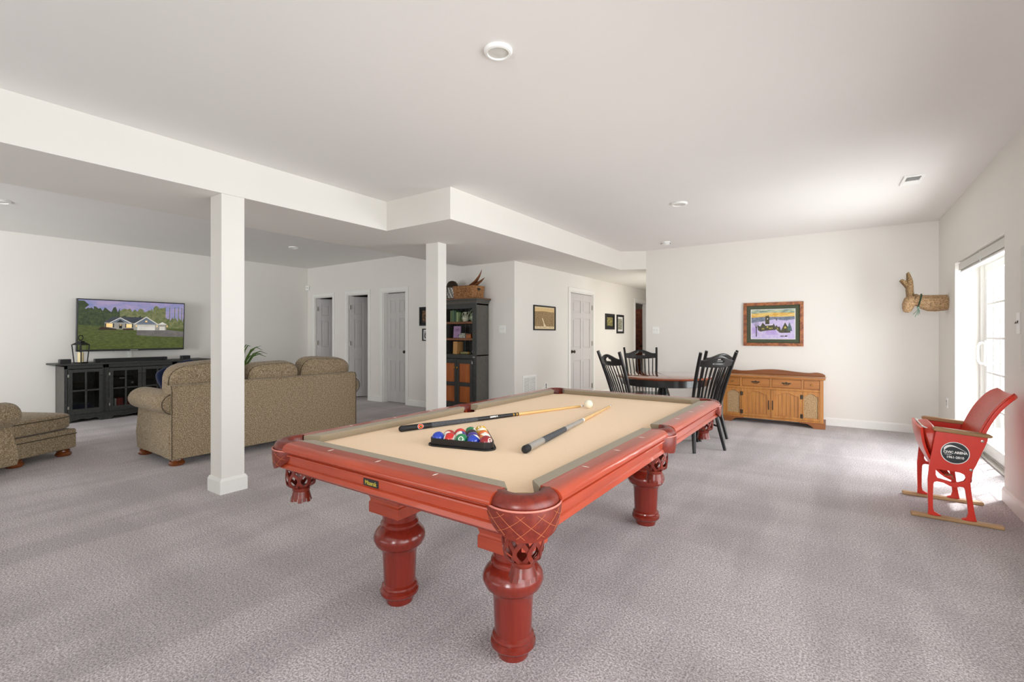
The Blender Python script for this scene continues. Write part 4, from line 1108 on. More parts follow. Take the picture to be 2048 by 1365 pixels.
def sepia(t, a, c):
    ms = [plain('cream_paper', '#e6d0a6', 0.8), two_tone('etched_valley', '#5a452c', '#c8a878', 70, 0.8, p=(0.3, 0.72)), plain('sepia_sky', '#e0c18a', 0.8), plain('pale_track', '#ead6b0', 0.8), plain('sepia_ink', '#6a5030', 0.8)]
    bm = B()
    def P(pts, mi, k): flat(bm, [((-1 + 2 * u) * a, (1 - 2 * v) * c) for u, v in pts], -0.003 - 0.0001 * k, mi)
    P([(0, 0), (1, 0), (1, 1), (0, 1)], 0, 0); P([(0.02, 0.06), (0.98, 0.06), (0.98, 0.25), (0.02, 0.25)], 2, 1)
    P([(0.02, 0.22), (0.2, 0.21), (0.4, 0.19), (0.6, 0.20), (0.8, 0.22), (0.98, 0.21), (0.98, 0.88), (0.02, 0.88)], 1, 2); P([(0.36, 0.5), (0.42, 0.52), (0.50, 0.75), (0.58, 0.88), (0.46, 0.88), (0.44, 0.7)], 3, 3)
    for u in (0.1, 0.27, 0.45, 0.52, 0.75, 0.85): P([(u, 0.915), (u + 0.05, 0.915), (u + 0.05, 0.93), (u, 0.93)], 4, 4)
    obj('print', bm, ms, t, smooth=False, recalc=False)
picture('sepia valley print in a thin black frame beside the closed door', T(XP, 6.676, 1.525) @ FX, 0.70, 0.405, 0.022, 'blackm', sepia)
def small(c1, c2, c3):
    def f(t, a, c):
        bm = B(); box(bm, -a, a, -0.004, -0.003, -c, c); obj('mat_board', bm, 'white' if c3 else 'blackm', t, smooth=False)
        bm = B(); q = 0.75; box(bm, -a * q, a * q, -0.006, -0.004, -c * q, c * q); obj('print', bm, two_tone('print_' + c1[1:], c1, c2, 26), t, smooth=False)
    return f
picture('framed green landscape print in the hallway nearest the grey door', T(XP, 9.37, 1.528) @ FX, 0.48, 0.33, 0.045, 'blackm', small('#3c4a24', '#b0a060', False))
picture('narrow black framed sketch farther down the hallway', T(XP, 9.94, 1.485) @ FX, 0.40, 0.41, 0.045, 'blackm', small('#6a6a58', '#b4b29c', True))
picture('upper dark framed picture partly hidden by the second column', T(-5.80, YD, 1.567) , 0.34, 0.322, 0.03, 'blackm', small('#241c14', '#8a6440', False))
picture('lower small black framed picture partly hidden by the second column', T(-5.79, YD, 1.25), 0.22, 0.21, 0.018, 'blackm', small('#2a2c30', '#c0c2c4', True))
# ------------------------------------------------------------------ woven deer head
t = thing('woven_deer_head', 'woven seagrass deer head with a green ribbon on the right wall', 'wall decoration', (XR, 7.23, 1.61))
def WL(x, z, y=0.0): return (x - XR, y, z - 1.61)
bm = B(); tube(bm, [WL(1.028, 1.620), WL(0.98, 1.617), WL(0.92, 1.613), WL(0.87, 1.616), WL(0.82, 1.632), WL(0.775, 1.652), WL(0.74, 1.665)], [0.088, 0.091, 0.096, 0.094, 0.083, 0.068, 0.055], 22, flat=(0.9, 1.0)); obj('neck', bm, 'straw', t)
bm = B(); tube(bm, [WL(0.735, 1.715), WL(0.722, 1.695), WL(0.70, 1.655), WL(0.683, 1.60), WL(0.673, 1.55), WL(0.670, 1.522), WL(0.669, 1.512)], [0.02, 0.046, 0.062, 0.060, 0.047, 0.034, 0.012], 20, flat=(0.85, 1.0)); obj('head', bm, 'straw', t)
for sy in (-1, 1):
    bm = B()
    tube(bm, [WL(0.70, 1.70, sy * 0.02), WL(0.695, 1.76, sy * 0.035), WL(0.692, 1.82, sy * 0.045), WL(0.694, 1.88, sy * 0.055), WL(0.686, 1.93, sy * 0.06), WL(0.676, 1.985, sy * 0.06)], [0.036, 0.034, 0.034, 0.026, 0.018, 0.008], 12)
    tube(bm, [WL(0.69, 1.80, sy * 0.04), WL(0.66, 1.845, sy * 0.05), WL(0.632, 1.88, sy * 0.055), WL(0.612, 1.90, sy * 0.058)], [0.026, 0.022, 0.018, 0.013], 12)
    tube(bm, [WL(0.672, 1.84, sy * 0.045), WL(0.662, 1.868, sy * 0.05), WL(0.660, 1.888, sy * 0.05)], [0.018, 0.015, 0.009], 10)
    obj('antler', bm, 'strawd', t)
    bm = B(); tube(bm, [WL(0.725, 1.705, sy * 0.035), WL(0.742, 1.712, sy * 0.075), WL(0.752, 1.70, sy * 0.11), WL(0.756, 1.685, sy * 0.13)], [0.014, 0.026, 0.02, 0.004], 12, flat=(1, 0.45)); obj('ear', bm, 'strawd', t)
bm = B(); pts = []
for i in range(28):
    a = 2 * PI * i / 28; pts.append(WL(0.783 + 0.016 * math.sin(a), 1.650 + 0.075 * math.sin(a), 0.068 * math.cos(a)))
tube(bm, pts, 0.0065, 8, closed=True); obj('ribbon', bm, 'green', t)
bm = B(); ellipsoid(bm, WL(0.768, 1.567, -0.03), (0.014, 0.014, 0.014), 10, 8)
for dx_, dz_ in ((-0.048, -0.078), (-0.03, -0.105), (-0.004, -0.085), (0.012, -0.07)):
    a = Vector(WL(0.768, 1.558, -0.035)); b = a + Vector((dx_, -0.012, dz_)); tube(bm, [a, a.lerp(b, 0.4) + Vector((0.006, 0, 0)), a.lerp(b, 0.8), b], [0.004, 0.008, 0.009, 0.003], 8, flat=(1, 0.4))
obj('sprig', bm, 'sage', t)

# ------------------------------------------------------------------ red arena seat on oak runners
SX0 = 0.0
t = thing('arena_seat', 'red folding arena seat with oak armrests on two wooden runners', 'stadium seat', (0.65, 4.53, 0))
def SL(x, z, y): return (x - 0.65, y, z)
for sy in (-1, 1):
    yy = sy * 0.262
    bm = B(); box(bm, -0.235, 0.225, yy - 0.024, yy + 0.024, 0, 0.024); r = obj('runner', bm, 'oakl', t, bevel=0.008, seg=3)
    y0, y1 = (yy - 0.011, yy + 0.011)
    # cast side frame: standard with two legs, cross bar and an oval opening
    out = [(0.546, 0.598), (0.80, 0.59), (0.797, 0.56), (0.745, 0.40), (0.722, 0.34), (0.716, 0.27), (0.722, 0.20), (0.735, 0.09), (0.745, 0.030), (0.75, 0.025), (0.675, 0.025), (0.675, 0.030), (0.698, 0.040), (0.706, 0.07), (0.700, 0.15),
           (0.690, 0.225), (0.683, 0.238), (0.665, 0.240), (0.640, 0.228), (0.612, 0.238), (0.585, 0.252), (0.552, 0.256), (0.538, 0.250), (0.533, 0.235), (0.531, 0.16), (0.531, 0.075), (0.536, 0.050), (0.558, 0.036), (0.572, 0.030), (0.572, 0.025), (0.505, 0.025), (0.507, 0.06),
           (0.505, 0.16), (0.504, 0.26), (0.512, 0.36), (0.535, 0.53)]
    hole = [(0.545, 0.338), (0.545, 0.30), (0.555, 0.278), (0.58, 0.272), (0.625, 0.262), (0.660, 0.266), (0.685, 0.280), (0.694, 0.300), (0.688, 0.322), (0.665, 0.334), (0.60, 0.338)]
    bm = B()
    import mathutils.geometry as mg
    loops = [[Vector((x - 0.65, z, 0)) for x, z in out], [Vector((x - 0.65, z, 0)) for x, z in hole]]
    tris = mg.tessellate_polygon(loops); flat_pts = loops[0] + loops[1]
    for y in (y0, y1):
        vs = [bm.verts.new((p.x, y, p.y)) for p in flat_pts]
        for tr in tris:
            try: bm.faces.new([vs[i] for i in tr])
            except ValueError: pass
        if y == y0: va = vs
    n1 = len(out); n2 = len(hole)
    for i in range(n1): bm.faces.new((va[i], va[(i + 1) % n1], vs[(i + 1) % n1], vs[i]))
    for i in range(n2): bm.faces.new((va[n1 + i], va[n1 + (i + 1) % n2], vs[n1 + (i + 1) % n2], vs[n1 + i]))
    bmesh.ops.dissolve_limit(bm, angle_limit=0.02, verts=bm.verts, edges=bm.edges)
    f = obj('side_frame', bm, 'red', t, smooth=False, bevel=0.003)
    for x, z in ((0.772, 0.556), (0.718, 0.360)):
        bm = B(); lathe(bm, [(0.001, 0), (0.009, 0), (0.008, 0.003), (0.001, 0.004)], n=14, mat=T(x - 0.65, sy * 0.262 + sy * 0.011, z) @ R(-sy * PI / 2, 'X')); obj('bolt', bm, 'nickel', f)
    for fx in (0.54, 0.712):
        bm = B(); prism(bm, [(fx - 0.65 + 0.034 * math.cos(2 * PI * i / 16), yy + 0.02 * math.sin(2 * PI * i / 16)) for i in range(16)], 0.024, 0.030); obj('foot_plate', bm, 'red', f, bevel=0.002)
    bm = B(); pr = [(0.530, 0.604), (0.538, 0.598), (0.80, 0.580), (0.818, 0.584), (0.820, 0.596), (0.80, 0.605), (0.60, 0.621), (0.545, 0.624), (0.532, 0.618)]
    prism(bm, [(x - 0.65, z) for x, z in pr], yy - 0.027, yy + 0.027, 'y'); obj('armrest', bm, 'oak', t, bevel=0.006, seg=3)
    if sy < 0: near_frame = f
# oval badge on the near frame
by = -0.262 - 0.0115; bx, bz = 0.641 - 0.65, 0.461
for k, (a, b, m) in enumerate(((0.072, 0.073, 'white'), (0.0675, 0.0685, 'logoblk'))):
    bm = B(); prism(bm, [(bx + a * math.cos(2 * PI * i / 48), bz + b * math.sin(2 * PI * i / 48)) for i in range(48)], by - 0.0012 - 0.0005 * k, by, 'y'); o = obj('badge' if k == 0 else 'badge_face', bm, m, near_frame if k == 0 else o, smooth=False)
badge = o.parent
fy = by - 0.0019
bm = B(); n = 24; up_, lo_ = [], []
for i in range(n + 1):
    s_ = i / n; x = bx - 0.056 + 0.112 * s_
    h = 0.040 * math.sin(PI * min(1, (s_ * 0.95 + 0.05)) ** 0.62) ; th = 0.010 * (1 - s_) ** 1.2 + 0.0012
    up_.append((x, bz + 0.012 + h)); lo_.append((x, bz + 0.012 + max(0, h - th - (0.012 * (1 - s_) ** 3))))
prism(bm, up_ + lo_[::-1], fy - 0.0006, fy, 'y'); obj('badge_arch', bm, 'white', badge, smooth=False)
text('lettering', 'CIVIC ARENA', 0.0215, 'white', badge, T(bx + 0.001, fy, bz + 0.003) @ R(PI / 2, 'X'), bold=0.0009, sx=0.92)
text('lettering', '1961-2010', 0.0215, 'white', badge, T(bx, fy, bz - 0.030) @ R(PI / 2, 'X'), bold=0.0006, sx=0.95)
text('lettering', 'PITTSBURGH', 0.006, 'white', badge, T(bx - 0.035, fy, bz - 0.0125) @ R(PI / 2, 'X'), bold=0.0002)
# moulded back shell and its pad: centre line curve in x-z, dished across y
cl = [(0.735, 0.262), (0.728, 0.30), (0.735, 0.36), (0.752, 0.45), (0.775, 0.54), (0.805, 0.63), (0.845, 0.72), (0.89, 0.79), (0.925, 0.83), (0.955, 0.848)]
def catm(P, t):
    n = len(P) - 1; f = t * n; i = min(int(f), n - 1); u = f - i
    p0, p1, p2, p3 = P[max(i - 1, 0)], P[i], P[i + 1], P[min(i + 2, n)]
    return tuple(0.5 * (2 * b + (c - a) * u + (2 * a - 5 * b + 4 * c - d) * u * u + (-a + 3 * b - 3 * c + d) * u ** 3) for a, b, c, d in zip(p0, p1, p2, p3))
def shell(dx, half, t0, t1, dish, thick, name, m, nu=22, nv=16):
    bm = B(); lay = []
    for side in (0, 1):
        g = []
        for i in range(nu + 1):
            tt = t0 + (t1 - t0) * i / nu; x, z = catm(cl, tt)
            x2, z2 = catm(cl, min(1, tt + 0.01)); x1, z1 = catm(cl, max(0, tt - 0.01)); tx, tz = x2 - x1, z2 - z1; l_ = math.hypot(tx, tz); nx, nz = -tz / l_, tx / l_
            hw_ = half * (1 if tt < 0.80 else 1 - 0.30 * ((tt - 0.80) / 0.20) ** 3) * (1 if tt > 0.12 else 0.80 + 0.20 * (tt / 0.12))
            row = []
            for j in range(nv + 1):
                s_ = -1 + 2 * j / nv; off = dx + dish * abs(s_) ** 2.5 + side * -thick
                row.append(bm.verts.new(SL(x + nx * off, z + nz * off, hw_ * s_)))
            g.append(row)
        lay.append(g)
    for side, g in enumerate(lay):
        for i in range(nu):
            for j in range(nv): bm.faces.new((g[i][j], g[i + 1][j], g[i + 1][j + 1], g[i][j + 1]))
    a, b = lay
    for i in range(nu):
        for j in (0, nv): bm.faces.new((a[i][j], a[i + 1][j], b[i + 1][j], b[i][j]))
    for j in range(nv):
        for i in (0, nu): bm.faces.new((a[i][j], a[i][j + 1], b[i][j + 1], b[i][j]))
    return obj(name, bm, m, t, bevel=0.004, angle=50)
shell(0.0, 0.252, 0.0, 1.0, 0.024, 0.022, 'back_shell', 'red')
shell(0.016, 0.232, 0.10, 0.97, 0.016, 0.014, 'back_pad', 'redpad')
# tipped-up seat pan and pad
bm = B(); n = 14; a_pts = []; P = [(0.470, 0.605), (0.472, 0.56), (0.485, 0.48), (0.512, 0.40), (0.545, 0.335), (0.585, 0.29), (0.64, 0.262)]
g0, g1 = [], []
for i in range(n + 1):
    x, z = catm(P, i / n); r0, r1 = [], []
    for j in range(11):
        s_ = -1 + 2 * j / 10; b_ = 0.010 * (1 - s_ * s_); r0.append(bm.verts.new(SL(x - b_, z, 0.238 * s_))); r1.append(bm.verts.new(SL(x - b_ + 0.016, z + 0.004, 0.234 * s_)))
    g0.append(r0); g1.append(r1)
for g in (g0, g1):
    for i in range(n):
        for j in range(10): bm.faces.new((g[i][j], g[i + 1][j], g[i + 1][j + 1], g[i][j + 1]))
for i in range(n):
    for j in (0, 10): bm.faces.new((g0[i][j], g0[i + 1][j], g1[i + 1][j], g1[i][j]))
for j in range(10):
    for i in (0, n): bm.faces.new((g0[i][j], g0[i][j + 1], g1[i][j + 1], g1[i][j]))
obj('seat_pan', bm, 'red', t, bevel=0.003)
bm = B(); mt_ = T(0.545 - 0.65, 0, 0.495) @ R(math.radians(-14), 'Y'); pillow(bm, 0, 0, 0, 0.085, 0.43, 0.25, 5, 12, mat=mt_); obj('seat_pad', bm, 'redpad', t)
bm = B(); box(bm, -0.015, 0.015, -0.19, 0.19, -0.003, 0.003, mat=T(0.497 - 0.65, 0, 0.604) @ R(0.3, 'Y')); obj('seat_bracket', bm, 'offwhite', t, smooth=False)
bm = B(); box(bm, 0.60 - 0.65, 0.63 - 0.65, -0.25, 0.25, 0.285, 0.298); obj('hinge_bar', bm, 'red', t, bevel=0.003)
bm = B(); box(bm, 0.592 - 0.65, 0.636 - 0.65, -0.235, -0.20, 0.283, 0.299); obj('seat_stop', bm, 'oakl', t, bevel=0.002)

# ------------------------------------------------------------------ television, cable cover
t = thing('television', 'wall-mounted flat television showing a house at dusk', 'television', (XT + 0.03, 2.725, 1.40))
def TVM(): return R(math.radians(3.0), 'Y')
tw, th_ = 0.695, 0.395
bm = B(); box(bm, 0.08, 0.125, -tw, tw, -th_, th_, mat=TVM()); obj('bezel', bm, 'black', t, bevel=0.006)
bm = B(); box(bm, -0.029, 0.082, -0.22, 0.22, -0.17, 0.17); obj('wall_bracket', bm, 'blackm', t, bevel=0.004)
bm = B(); box(bm, 0.124, 0.128, -0.05, 0.05, -th_ + 0.006, -th_ + 0.016, mat=TVM()); obj('badge_strip', bm, 'nickel', t, smooth=False)
SM = [screen_mat('screen_sky', '#7f93cc', '#c9b2d6', 3.2, 0.62, (1, 1, 3)), screen_mat('screen_trees', '#24341a', '#56683a', 22, 0.55), screen_mat('screen_trees_pale', '#5a6a3a', '#9a9a68', 26, 0.6), screen_mat('screen_lawn', '#46521f', '#6c763a', 16, 0.6, (1, 1, 3)),
      screen_mat('screen_drive', '#6e6a66', '#8c8682', 12, 0.6), screen_mat('screen_roof', '#3a3f48', '#4a505a', 20, 0.6), screen_mat('screen_wall', '#9a968c', '#b8b2a6', 14, 0.65), screen_mat('screen_white', '#d8d2c8', '#ece8de', 10, 0.75),
      screen_mat('screen_glow', '#f0b860', '#ffe0a0', 10, 0.95), screen_mat('screen_dark', '#1a1c18', '#2c2e28', 10, 0.5), screen_mat('screen_shrub', '#22301a', '#5a2a22', 30, 0.5), screen_mat('screen_gable', '#6c7684', '#7c8694', 10, 0.65)]
bm = B(); sw_, sh_ = tw - 0.016, th_ - 0.022; kk = [0]
def S(pts, mi):
    kk[0] += 1; vs = []
    for u, v in pts: vs.append(bm.verts.new(TVM() @ Vector((0.1262 + 0.00007 * kk[0], -sw_ + 2 * sw_ * u, sh_ - 2 * sh_ * v + 0.006))))
    bm.faces.new(vs).material_index = mi
S([(0, 0), (1, 0), (1, 1), (0, 1)], 3); S([(0, 0), (1, 0), (1, 0.45), (0, 0.45)], 0)
random.seed(3)
def treeline(u0, u1, base, lo, hi, mi, n=26):
    pts = [(u0, base)]
    for i in range(n + 1): pts.append((u0 + (u1 - u0) * i / n, base - random.uniform(lo, hi)))
    S(pts + [(u1, base)], mi)
treeline(0.66, 1.0, 0.56, 0.15, 0.26, 2); treeline(0.36, 0.78, 0.55, 0.28, 0.42, 2, 18); treeline(0.0, 0.16, 0.55, 0.30, 0.40, 1, 10); treeline(0.13, 0.36, 0.56, 0.32, 0.44, 1, 12); treeline(0.32, 0.64, 0.5, 0.12, 0.22, 1, 14); treeline(0.56, 0.70, 0.52, 0.30, 0.40, 2, 8); treeline(0.68, 0.80, 0.5, 0.34, 0.44, 2, 6)
for u in (0.80, 0.845, 0.90, 0.94, 0.975): S([(u, 0.08), (u + 0.006, 0.08), (u + 0.009, 0.56), (u - 0.002, 0.56)], 2)
S([(0, 0.02), (0.05, 0.02), (0.09, 0.10), (0.04, 0.20), (0, 0.22)], 1)
S([(0, 0.50), (0.2, 0.53), (0.5, 0.57), (1, 0.58), (1, 0.66), (0, 0.66)], 3)
S([(0.52, 0.605), (0.80, 0.585), (1.0, 0.63), (1.0, 0.755), (0.75, 0.74), (0.52, 0.71)], 4)
S([(0.215, 0.44), (0.30, 0.325), (0.46, 0.325), (0.62, 0.325), (0.64, 0.46), (0.215, 0.45)], 5)
S([(0.225, 0.445), (0.52, 0.455), (0.52, 0.60), (0.225, 0.575)], 6); S([(0.265, 0.45), (0.365, 0.335), (0.475, 0.455)], 7); S([(0.28, 0.448), (0.365, 0.352), (0.458, 0.452)], 11)
S([(0.33, 0.44), (0.365, 0.385), (0.405, 0.44)], 9)
S([(0.24, 0.465), (0.295, 0.468), (0.295, 0.545), (0.24, 0.54)], 8); S([(0.42, 0.475), (0.472, 0.477), (0.472, 0.55), (0.42, 0.55)], 8); S([(0.355, 0.48), (0.382, 0.48), (0.382, 0.57), (0.355, 0.57)], 9); S([(0.36, 0.49), (0.377, 0.49), (0.377, 0.505), (0.36, 0.505)], 8)
for u in (0.228, 0.300, 0.412, 0.476): S([(u, 0.465), (u + 0.009, 0.465), (u + 0.009, 0.55), (u, 0.55)], 9)
S([(0.50, 0.47), (0.735, 0.47), (0.735, 0.605), (0.50, 0.60)], 6); S([(0.485, 0.475), (0.612, 0.305), (0.74, 0.478)], 7); S([(0.505, 0.472), (0.612, 0.328), (0.722, 0.474)], 11); S([(0.602, 0.395), (0.622, 0.395), (0.622, 0.425), (0.602, 0.425)], 8)
S([(0.525, 0.495), (0.70, 0.495), (0.70, 0.602), (0.525, 0.602)], 7); S([(0.53, 0.52), (0.695, 0.52), (0.695, 0.526), (0.53, 0.526)], 6)
S([(0.725, 0.475), (0.775, 0.42), (0.825, 0.475)], 7); S([(0.735, 0.475), (0.815, 0.475), (0.815, 0.60), (0.735, 0.60)], 6); S([(0.745, 0.52), (0.80, 0.52), (0.80, 0.60), (0.745, 0.60)], 7)
S([(0.17, 0.58), (0.20, 0.53), (0.26, 0.555), (0.33, 0.575), (0.33, 0.60), (0.17, 0.60)], 10); S([(0.39, 0.57), (0.49, 0.565), (0.49, 0.60), (0.39, 0.60)], 10)
for u in (0.51, 0.715, 0.82): S([(u, 0.49), (u + 0.01, 0.49), (u + 0.01, 0.53), (u, 0.53)], 8)
obj('screen', bm, SM, t, smooth=False, recalc=False)
bm = B(); box(bm, XT, XT + 0.018, 2.675, 2.725, 0.83, 1.02); tag(obj('cable_cover', bm, 'plastic', None, bevel=0.003), 'white cable cover strip on the wall under the television', 'cable cover')

# ------------------------------------------------------------------ black media cabinet
MXF, MXB = -8.88, XT + 0.02
t = thing('media_cabinet', 'long black media cabinet with glass doors under the television', 'cabinet', (MXF, 2.70, 0))
def ML(x, y, z): return (x - MXF, y - 2.70, z)
bays = [(1.83, 2.285), (2.285, 3.16), (3.16, 3.60)]
bm = B(); zt = 0.815
for (a, b) in bays:
    x0, x1, y0, y1 = MXB - MXF, -0.02, a - 2.70, b - 2.70
    box(bm, x0, x1, y0, y0 + 0.018, 0.08, zt); box(bm, x0, x1, y1 - 0.018, y1, 0.08, zt); box(bm, x0, x0 + 0.012, y0, y1, 0.08, zt); box(bm, x0, x1, y0, y1, 0.08, 0.10); box(bm, x0, x1, y0, y1, zt - 0.018, zt); box(bm, x0, x1 - 0.02, y0 + 0.018, y1 - 0.018, 0.44, 0.455)
obj('carcass', bm, 'blackwood2', t, smooth=False)
bm = B()
for (a, b) in bays:
    y0, y1 = a - 2.70, b - 2.70
    box(bm, -0.02, 0, y0, y0 + 0.035, 0.08, zt); box(bm, -0.02, 0, y1 - 0.035, y1, 0.08, zt); box(bm, -0.02, 0, y0, y1, 0.765, zt); box(bm, -0.02, 0.006, y0 - 0.004, y1 + 0.004, 0.075, 0.115)
obj('face_frame', bm, 'blackwood', t, bevel=0.002)
bm = B(); box(bm, MXB - MXF - 0.01, 0.035, 1.73 - 2.70, 3.70 - 2.70, zt, 0.84); obj('top', bm, 'blackwood', t, bevel=0.006)
bm = B()
for (a, b) in bays:
    pts = [(a - 2.70, 0.08)]; n = 30; L_ = b - a
    for i in range(n + 1):
        s_ = i / n; y = a - 2.70 + L_ * s_; e = min(s_, 1 - s_) * L_
        z = 0.0 if e < 0.07 else (0.025 + 0.016 * min(1, (e - 0.07) / 0.04) + 0.007 * math.sin(s_ * 6 * PI))
        pts.append((y, z))
    pts.append((b - 2.70, 0.08)); prism(bm, pts, -0.02, -0.002, 'x')
box(bm, MXB - MXF, -0.02, 1.83 - 2.70, 1.85 - 2.70, 0, 0.08); box(bm, MXB - MXF, -0.02, 3.58 - 2.70, 3.60 - 2.70, 0, 0.08)
obj('scalloped_base', bm, 'blackwood', t, bevel=0.001)
def glassdoor(y0, y1, hinge):
    a, b = y0 - 2.70, y1 - 2.70; z0, z1, s_ = 0.118, 0.758, 0.045
    bm = B(); box(bm, 0.001, 0.019, a, a + s_, z0, z1); box(bm, 0.001, 0.019, b - s_, b, z0, z1); box(bm, 0.001, 0.019, a + s_, b - s_, z0, z0 + 0.075); box(bm, 0.001, 0.019, a + s_, b - s_, z1 - 0.045, z1)
    m = (a + b) / 2; zm = (z0 + 0.075 + z1 - 0.045) / 2; box(bm, 0.004, 0.016, m - 0.011, m + 0.011, z0 + 0.075, z1 - 0.045); box(bm, 0.004, 0.016, a + s_, b - s_, zm - 0.011, zm + 0.011)
    d = obj('door', bm, 'blackwood', t, bevel=0.002)
    bm = B(); box(bm, 0.0075, 0.0095, a + s_, b - s_, z0 + 0.075, z1 - 0.045); obj('pane', bm, 'cabglass', d, smooth=False)
    hy = b - 0.022 if hinge == 'L' else a + 0.022
    bm = B(); tube(bm, [(0.019, hy - 0.02, 0.66), (0.034, hy - 0.014, 0.66), (0.038, hy, 0.658), (0.034, hy + 0.014, 0.66), (0.019, hy + 0.02, 0.66)], 0.0045, 8); obj('handle', bm, 'bronze', d)
    gy = a if hinge == 'L' else b
    for z in (0.22, 0.67):
        bm = B(); box(bm, 0.018, 0.022, gy - 0.009, gy + 0.009, z - 0.020, z + 0.020); lathe(bm, [(0.0045, -0.020), (0.0045, 0.020)], c=(0.022, gy, z), n=8); obj('hinge', bm, 'nickel', d, smooth=False)
glassdoor(1.868, 2.250, 'L'); glassdoor(2.322, 2.716, 'L'); glassdoor(2.722, 3.122, 'R'); glassdoor(3.198, 3.562, 'R')
# things on and in the cabinet
TOPZ = 0.84
t = thing('soundbar', 'long black soundbar on the cabinet under the television', 'speaker', (-9.02, 2.64, TOPZ))
bm = B(); box(bm, -0.04, 0.04, -0.455, 0.455, 0.006, 0.055); obj('body', bm, 'black', t, bevel=0.008)
bm = B(); box(bm, 0.0405, 0.042, -0.44, 0.44, 0.010, 0.050); obj('speaker_cloth', bm, 'blackm', t, smooth=False)
bm = B(); box(bm, -0.03, 0.03, -0.43, -0.39, 0, 0.006); box(bm, -0.03, 0.03, 0.39, 0.43, 0, 0.006); obj('foot', bm, 'rubber', t, smooth=False)
for y, lab in ((1.865, 'small black cube speaker beside the lantern'), (3.365, 'small black cube speaker at the right end of the media cabinet')):
    t = thing('cube_speaker', lab, 'speaker', (-9.03, y, TOPZ), 0, 'small black speakers on the media cabinet')
    bm = B(); box(bm, -0.05, 0.05, -0.06, 0.06, 0, 0.062); obj('body', bm, 'black', t, bevel=0.004); bm = B(); box(bm, 0.0502, 0.052, -0.054, 0.054, 0.006, 0.056); obj('grille', bm, 'blackm', t, smooth=False)
t = thing('lantern', 'tall black metal lantern with glass sides on the cabinet', 'lantern', (-8.98, 2.026, TOPZ), math.radians(35))
bm = B(); a, b = 0.050, 0.066
box(bm, -a - 0.008, a + 0.008, -a - 0.008, a + 0.008, 0, 0.014); obj('base', bm, 'blackm', t, bevel=0.002)
for sx in (-1, 1):
    for sy in (-1, 1):
        bm = B(); tube(bm, [(sx * a, sy * a, 0.012), (sx * b, sy * b, 0.262)], 0.009, 4); obj('corner_bar', bm, 'blackm', t, smooth=False)
bm = B()
for k in range(4):
    m_ = R(k * PI / 2, 'Z'); q = [(-a, -a, 0.014), (a, -a, 0.014), (b, -b, 0.262), (-b, -b, 0.262)]; bm.faces.new([bm.verts.new(m_ @ Vector(p)) for p in q])
obj('glass_side', bm, 'glass', t, smooth=False)
bm = B(); rr_ = []
for h_, z in ((0.073, 0.262), (0.073, 0.267), (0.036, 0.300), (0.030, 0.304), (0.030, 0.318), (0.022, 0.322)): rr_.append([bm.verts.new((sx * h_, sy * h_, z)) for sx, sy in ((-1, -1), (1, -1), (1, 1), (-1, 1))])
for u, v in zip(rr_, rr_[1:]):
    for i in range(4): bm.faces.new((u[i], u[(i + 1) % 4], v[(i + 1) % 4], v[i]))
bm.faces.new(rr_[-1]); bm.faces.new(rr_[0][::-1]); obj('roof', bm, 'blackm', t, smooth=False)
bm = B(); tube(bm, [(0.0, 0.036 * math.cos(2 * PI * i / 24), 0.366 + 0.036 * math.sin(2 * PI * i / 24)) for i in range(24)], 0.006, 8, closed=True); lathe(bm, [(0.012, 0.324), (0.008, 0.336), (0.004, 0.342)], n=12); obj('ring', bm, 'blackm', t)
t = thing('candle', 'cream pillar candle inside the black lantern', 'candle', (-8.98, 2.026, TOPZ + 0.0145))
bm = B(); lathe(bm, [(0.033, 0), (0.034, 0.004), (0.034, 0.136), (0.031, 0.142), (0.024, 0.138), (0.001, 0.136)], n=28); obj('wax', bm, 'wax', t); bm = B(); tube(bm, [(0, 0, 0.135), (0.001, 0.001, 0.15)], 0.0012, 6); obj('wick', bm, 'blackm', t)
cols = ['#d8d6cc', '#3f6a5a', '#e9e4d8', '#b02e24', '#c23a2c', '#a82a22', '#b8342a', '#5a2018', '#8a1e1a', '#d0cabc', '#3a3f4a']
y = 2.365
labs = ['white cased film standing first at the left on the lower cabinet shelf', 'green cased film standing second on the lower cabinet shelf', 'cream cased film between the green and red ones in the cabinet', 'first of the bright red cased films from the left in the cabinet',
        'second of the bright red cased films from the left in the cabinet', 'third of the bright red cased films from the left in the cabinet', 'fourth of the bright red cased films from the left in the cabinet', 'dark maroon cased film right of the bright red ones in the cabinet', 'deep red cased film behind the centre pane bar in the cabinet', 'beige cased film near the right of the row in the cabinet', 'dark grey cased film at the right end of the row in the cabinet']
gm = None
for c_, lab in zip(cols, labs):
    bm = B(); ww = random.uniform(0.018, 0.024) if y < 2.53 else 0.026; box(bm, -0.07, 0.07, 0, ww - 0.0015, 0, 0.19 + random.uniform(-0.012, 0.008)); o = obj('dvd_case', bm, plain('case_' + c_[1:], c_, 0.4), None, bevel=0.002); o.location = (-9.03, y, 0.4551 - 0.455 + 0.1002); tag(o, lab, 'film case', 'cased films on the lower cabinet shelf'); y += ww
    if 2.50 < y < 2.53: y = 2.545
t = thing('av_receiver', 'black receiver box on the upper shelf behind the middle left glass door', 'receiver', (-9.12, 2.52, 0.4552))
bm = B(); box(bm, -0.14, 0.14, -0.165, 0.165, 0.008, 0.11); obj('body', bm, 'black', t, bevel=0.003); bm = B(); lathe(bm, [(0.018, 0), (0.018, 0.012), (0.001, 0.013)], n=18, mat=T(0.14, 0.11, 0.06) @ R(PI / 2, 'Y')); obj('dial', bm, 'nickel', t)
bm = B(); box(bm, -0.12, 0.12, -0.15, -0.12, 0, 0.008); box(bm, -0.12, 0.12, 0.12, 0.15, 0, 0.008); obj('foot', bm, 'rubber', t, smooth=False)
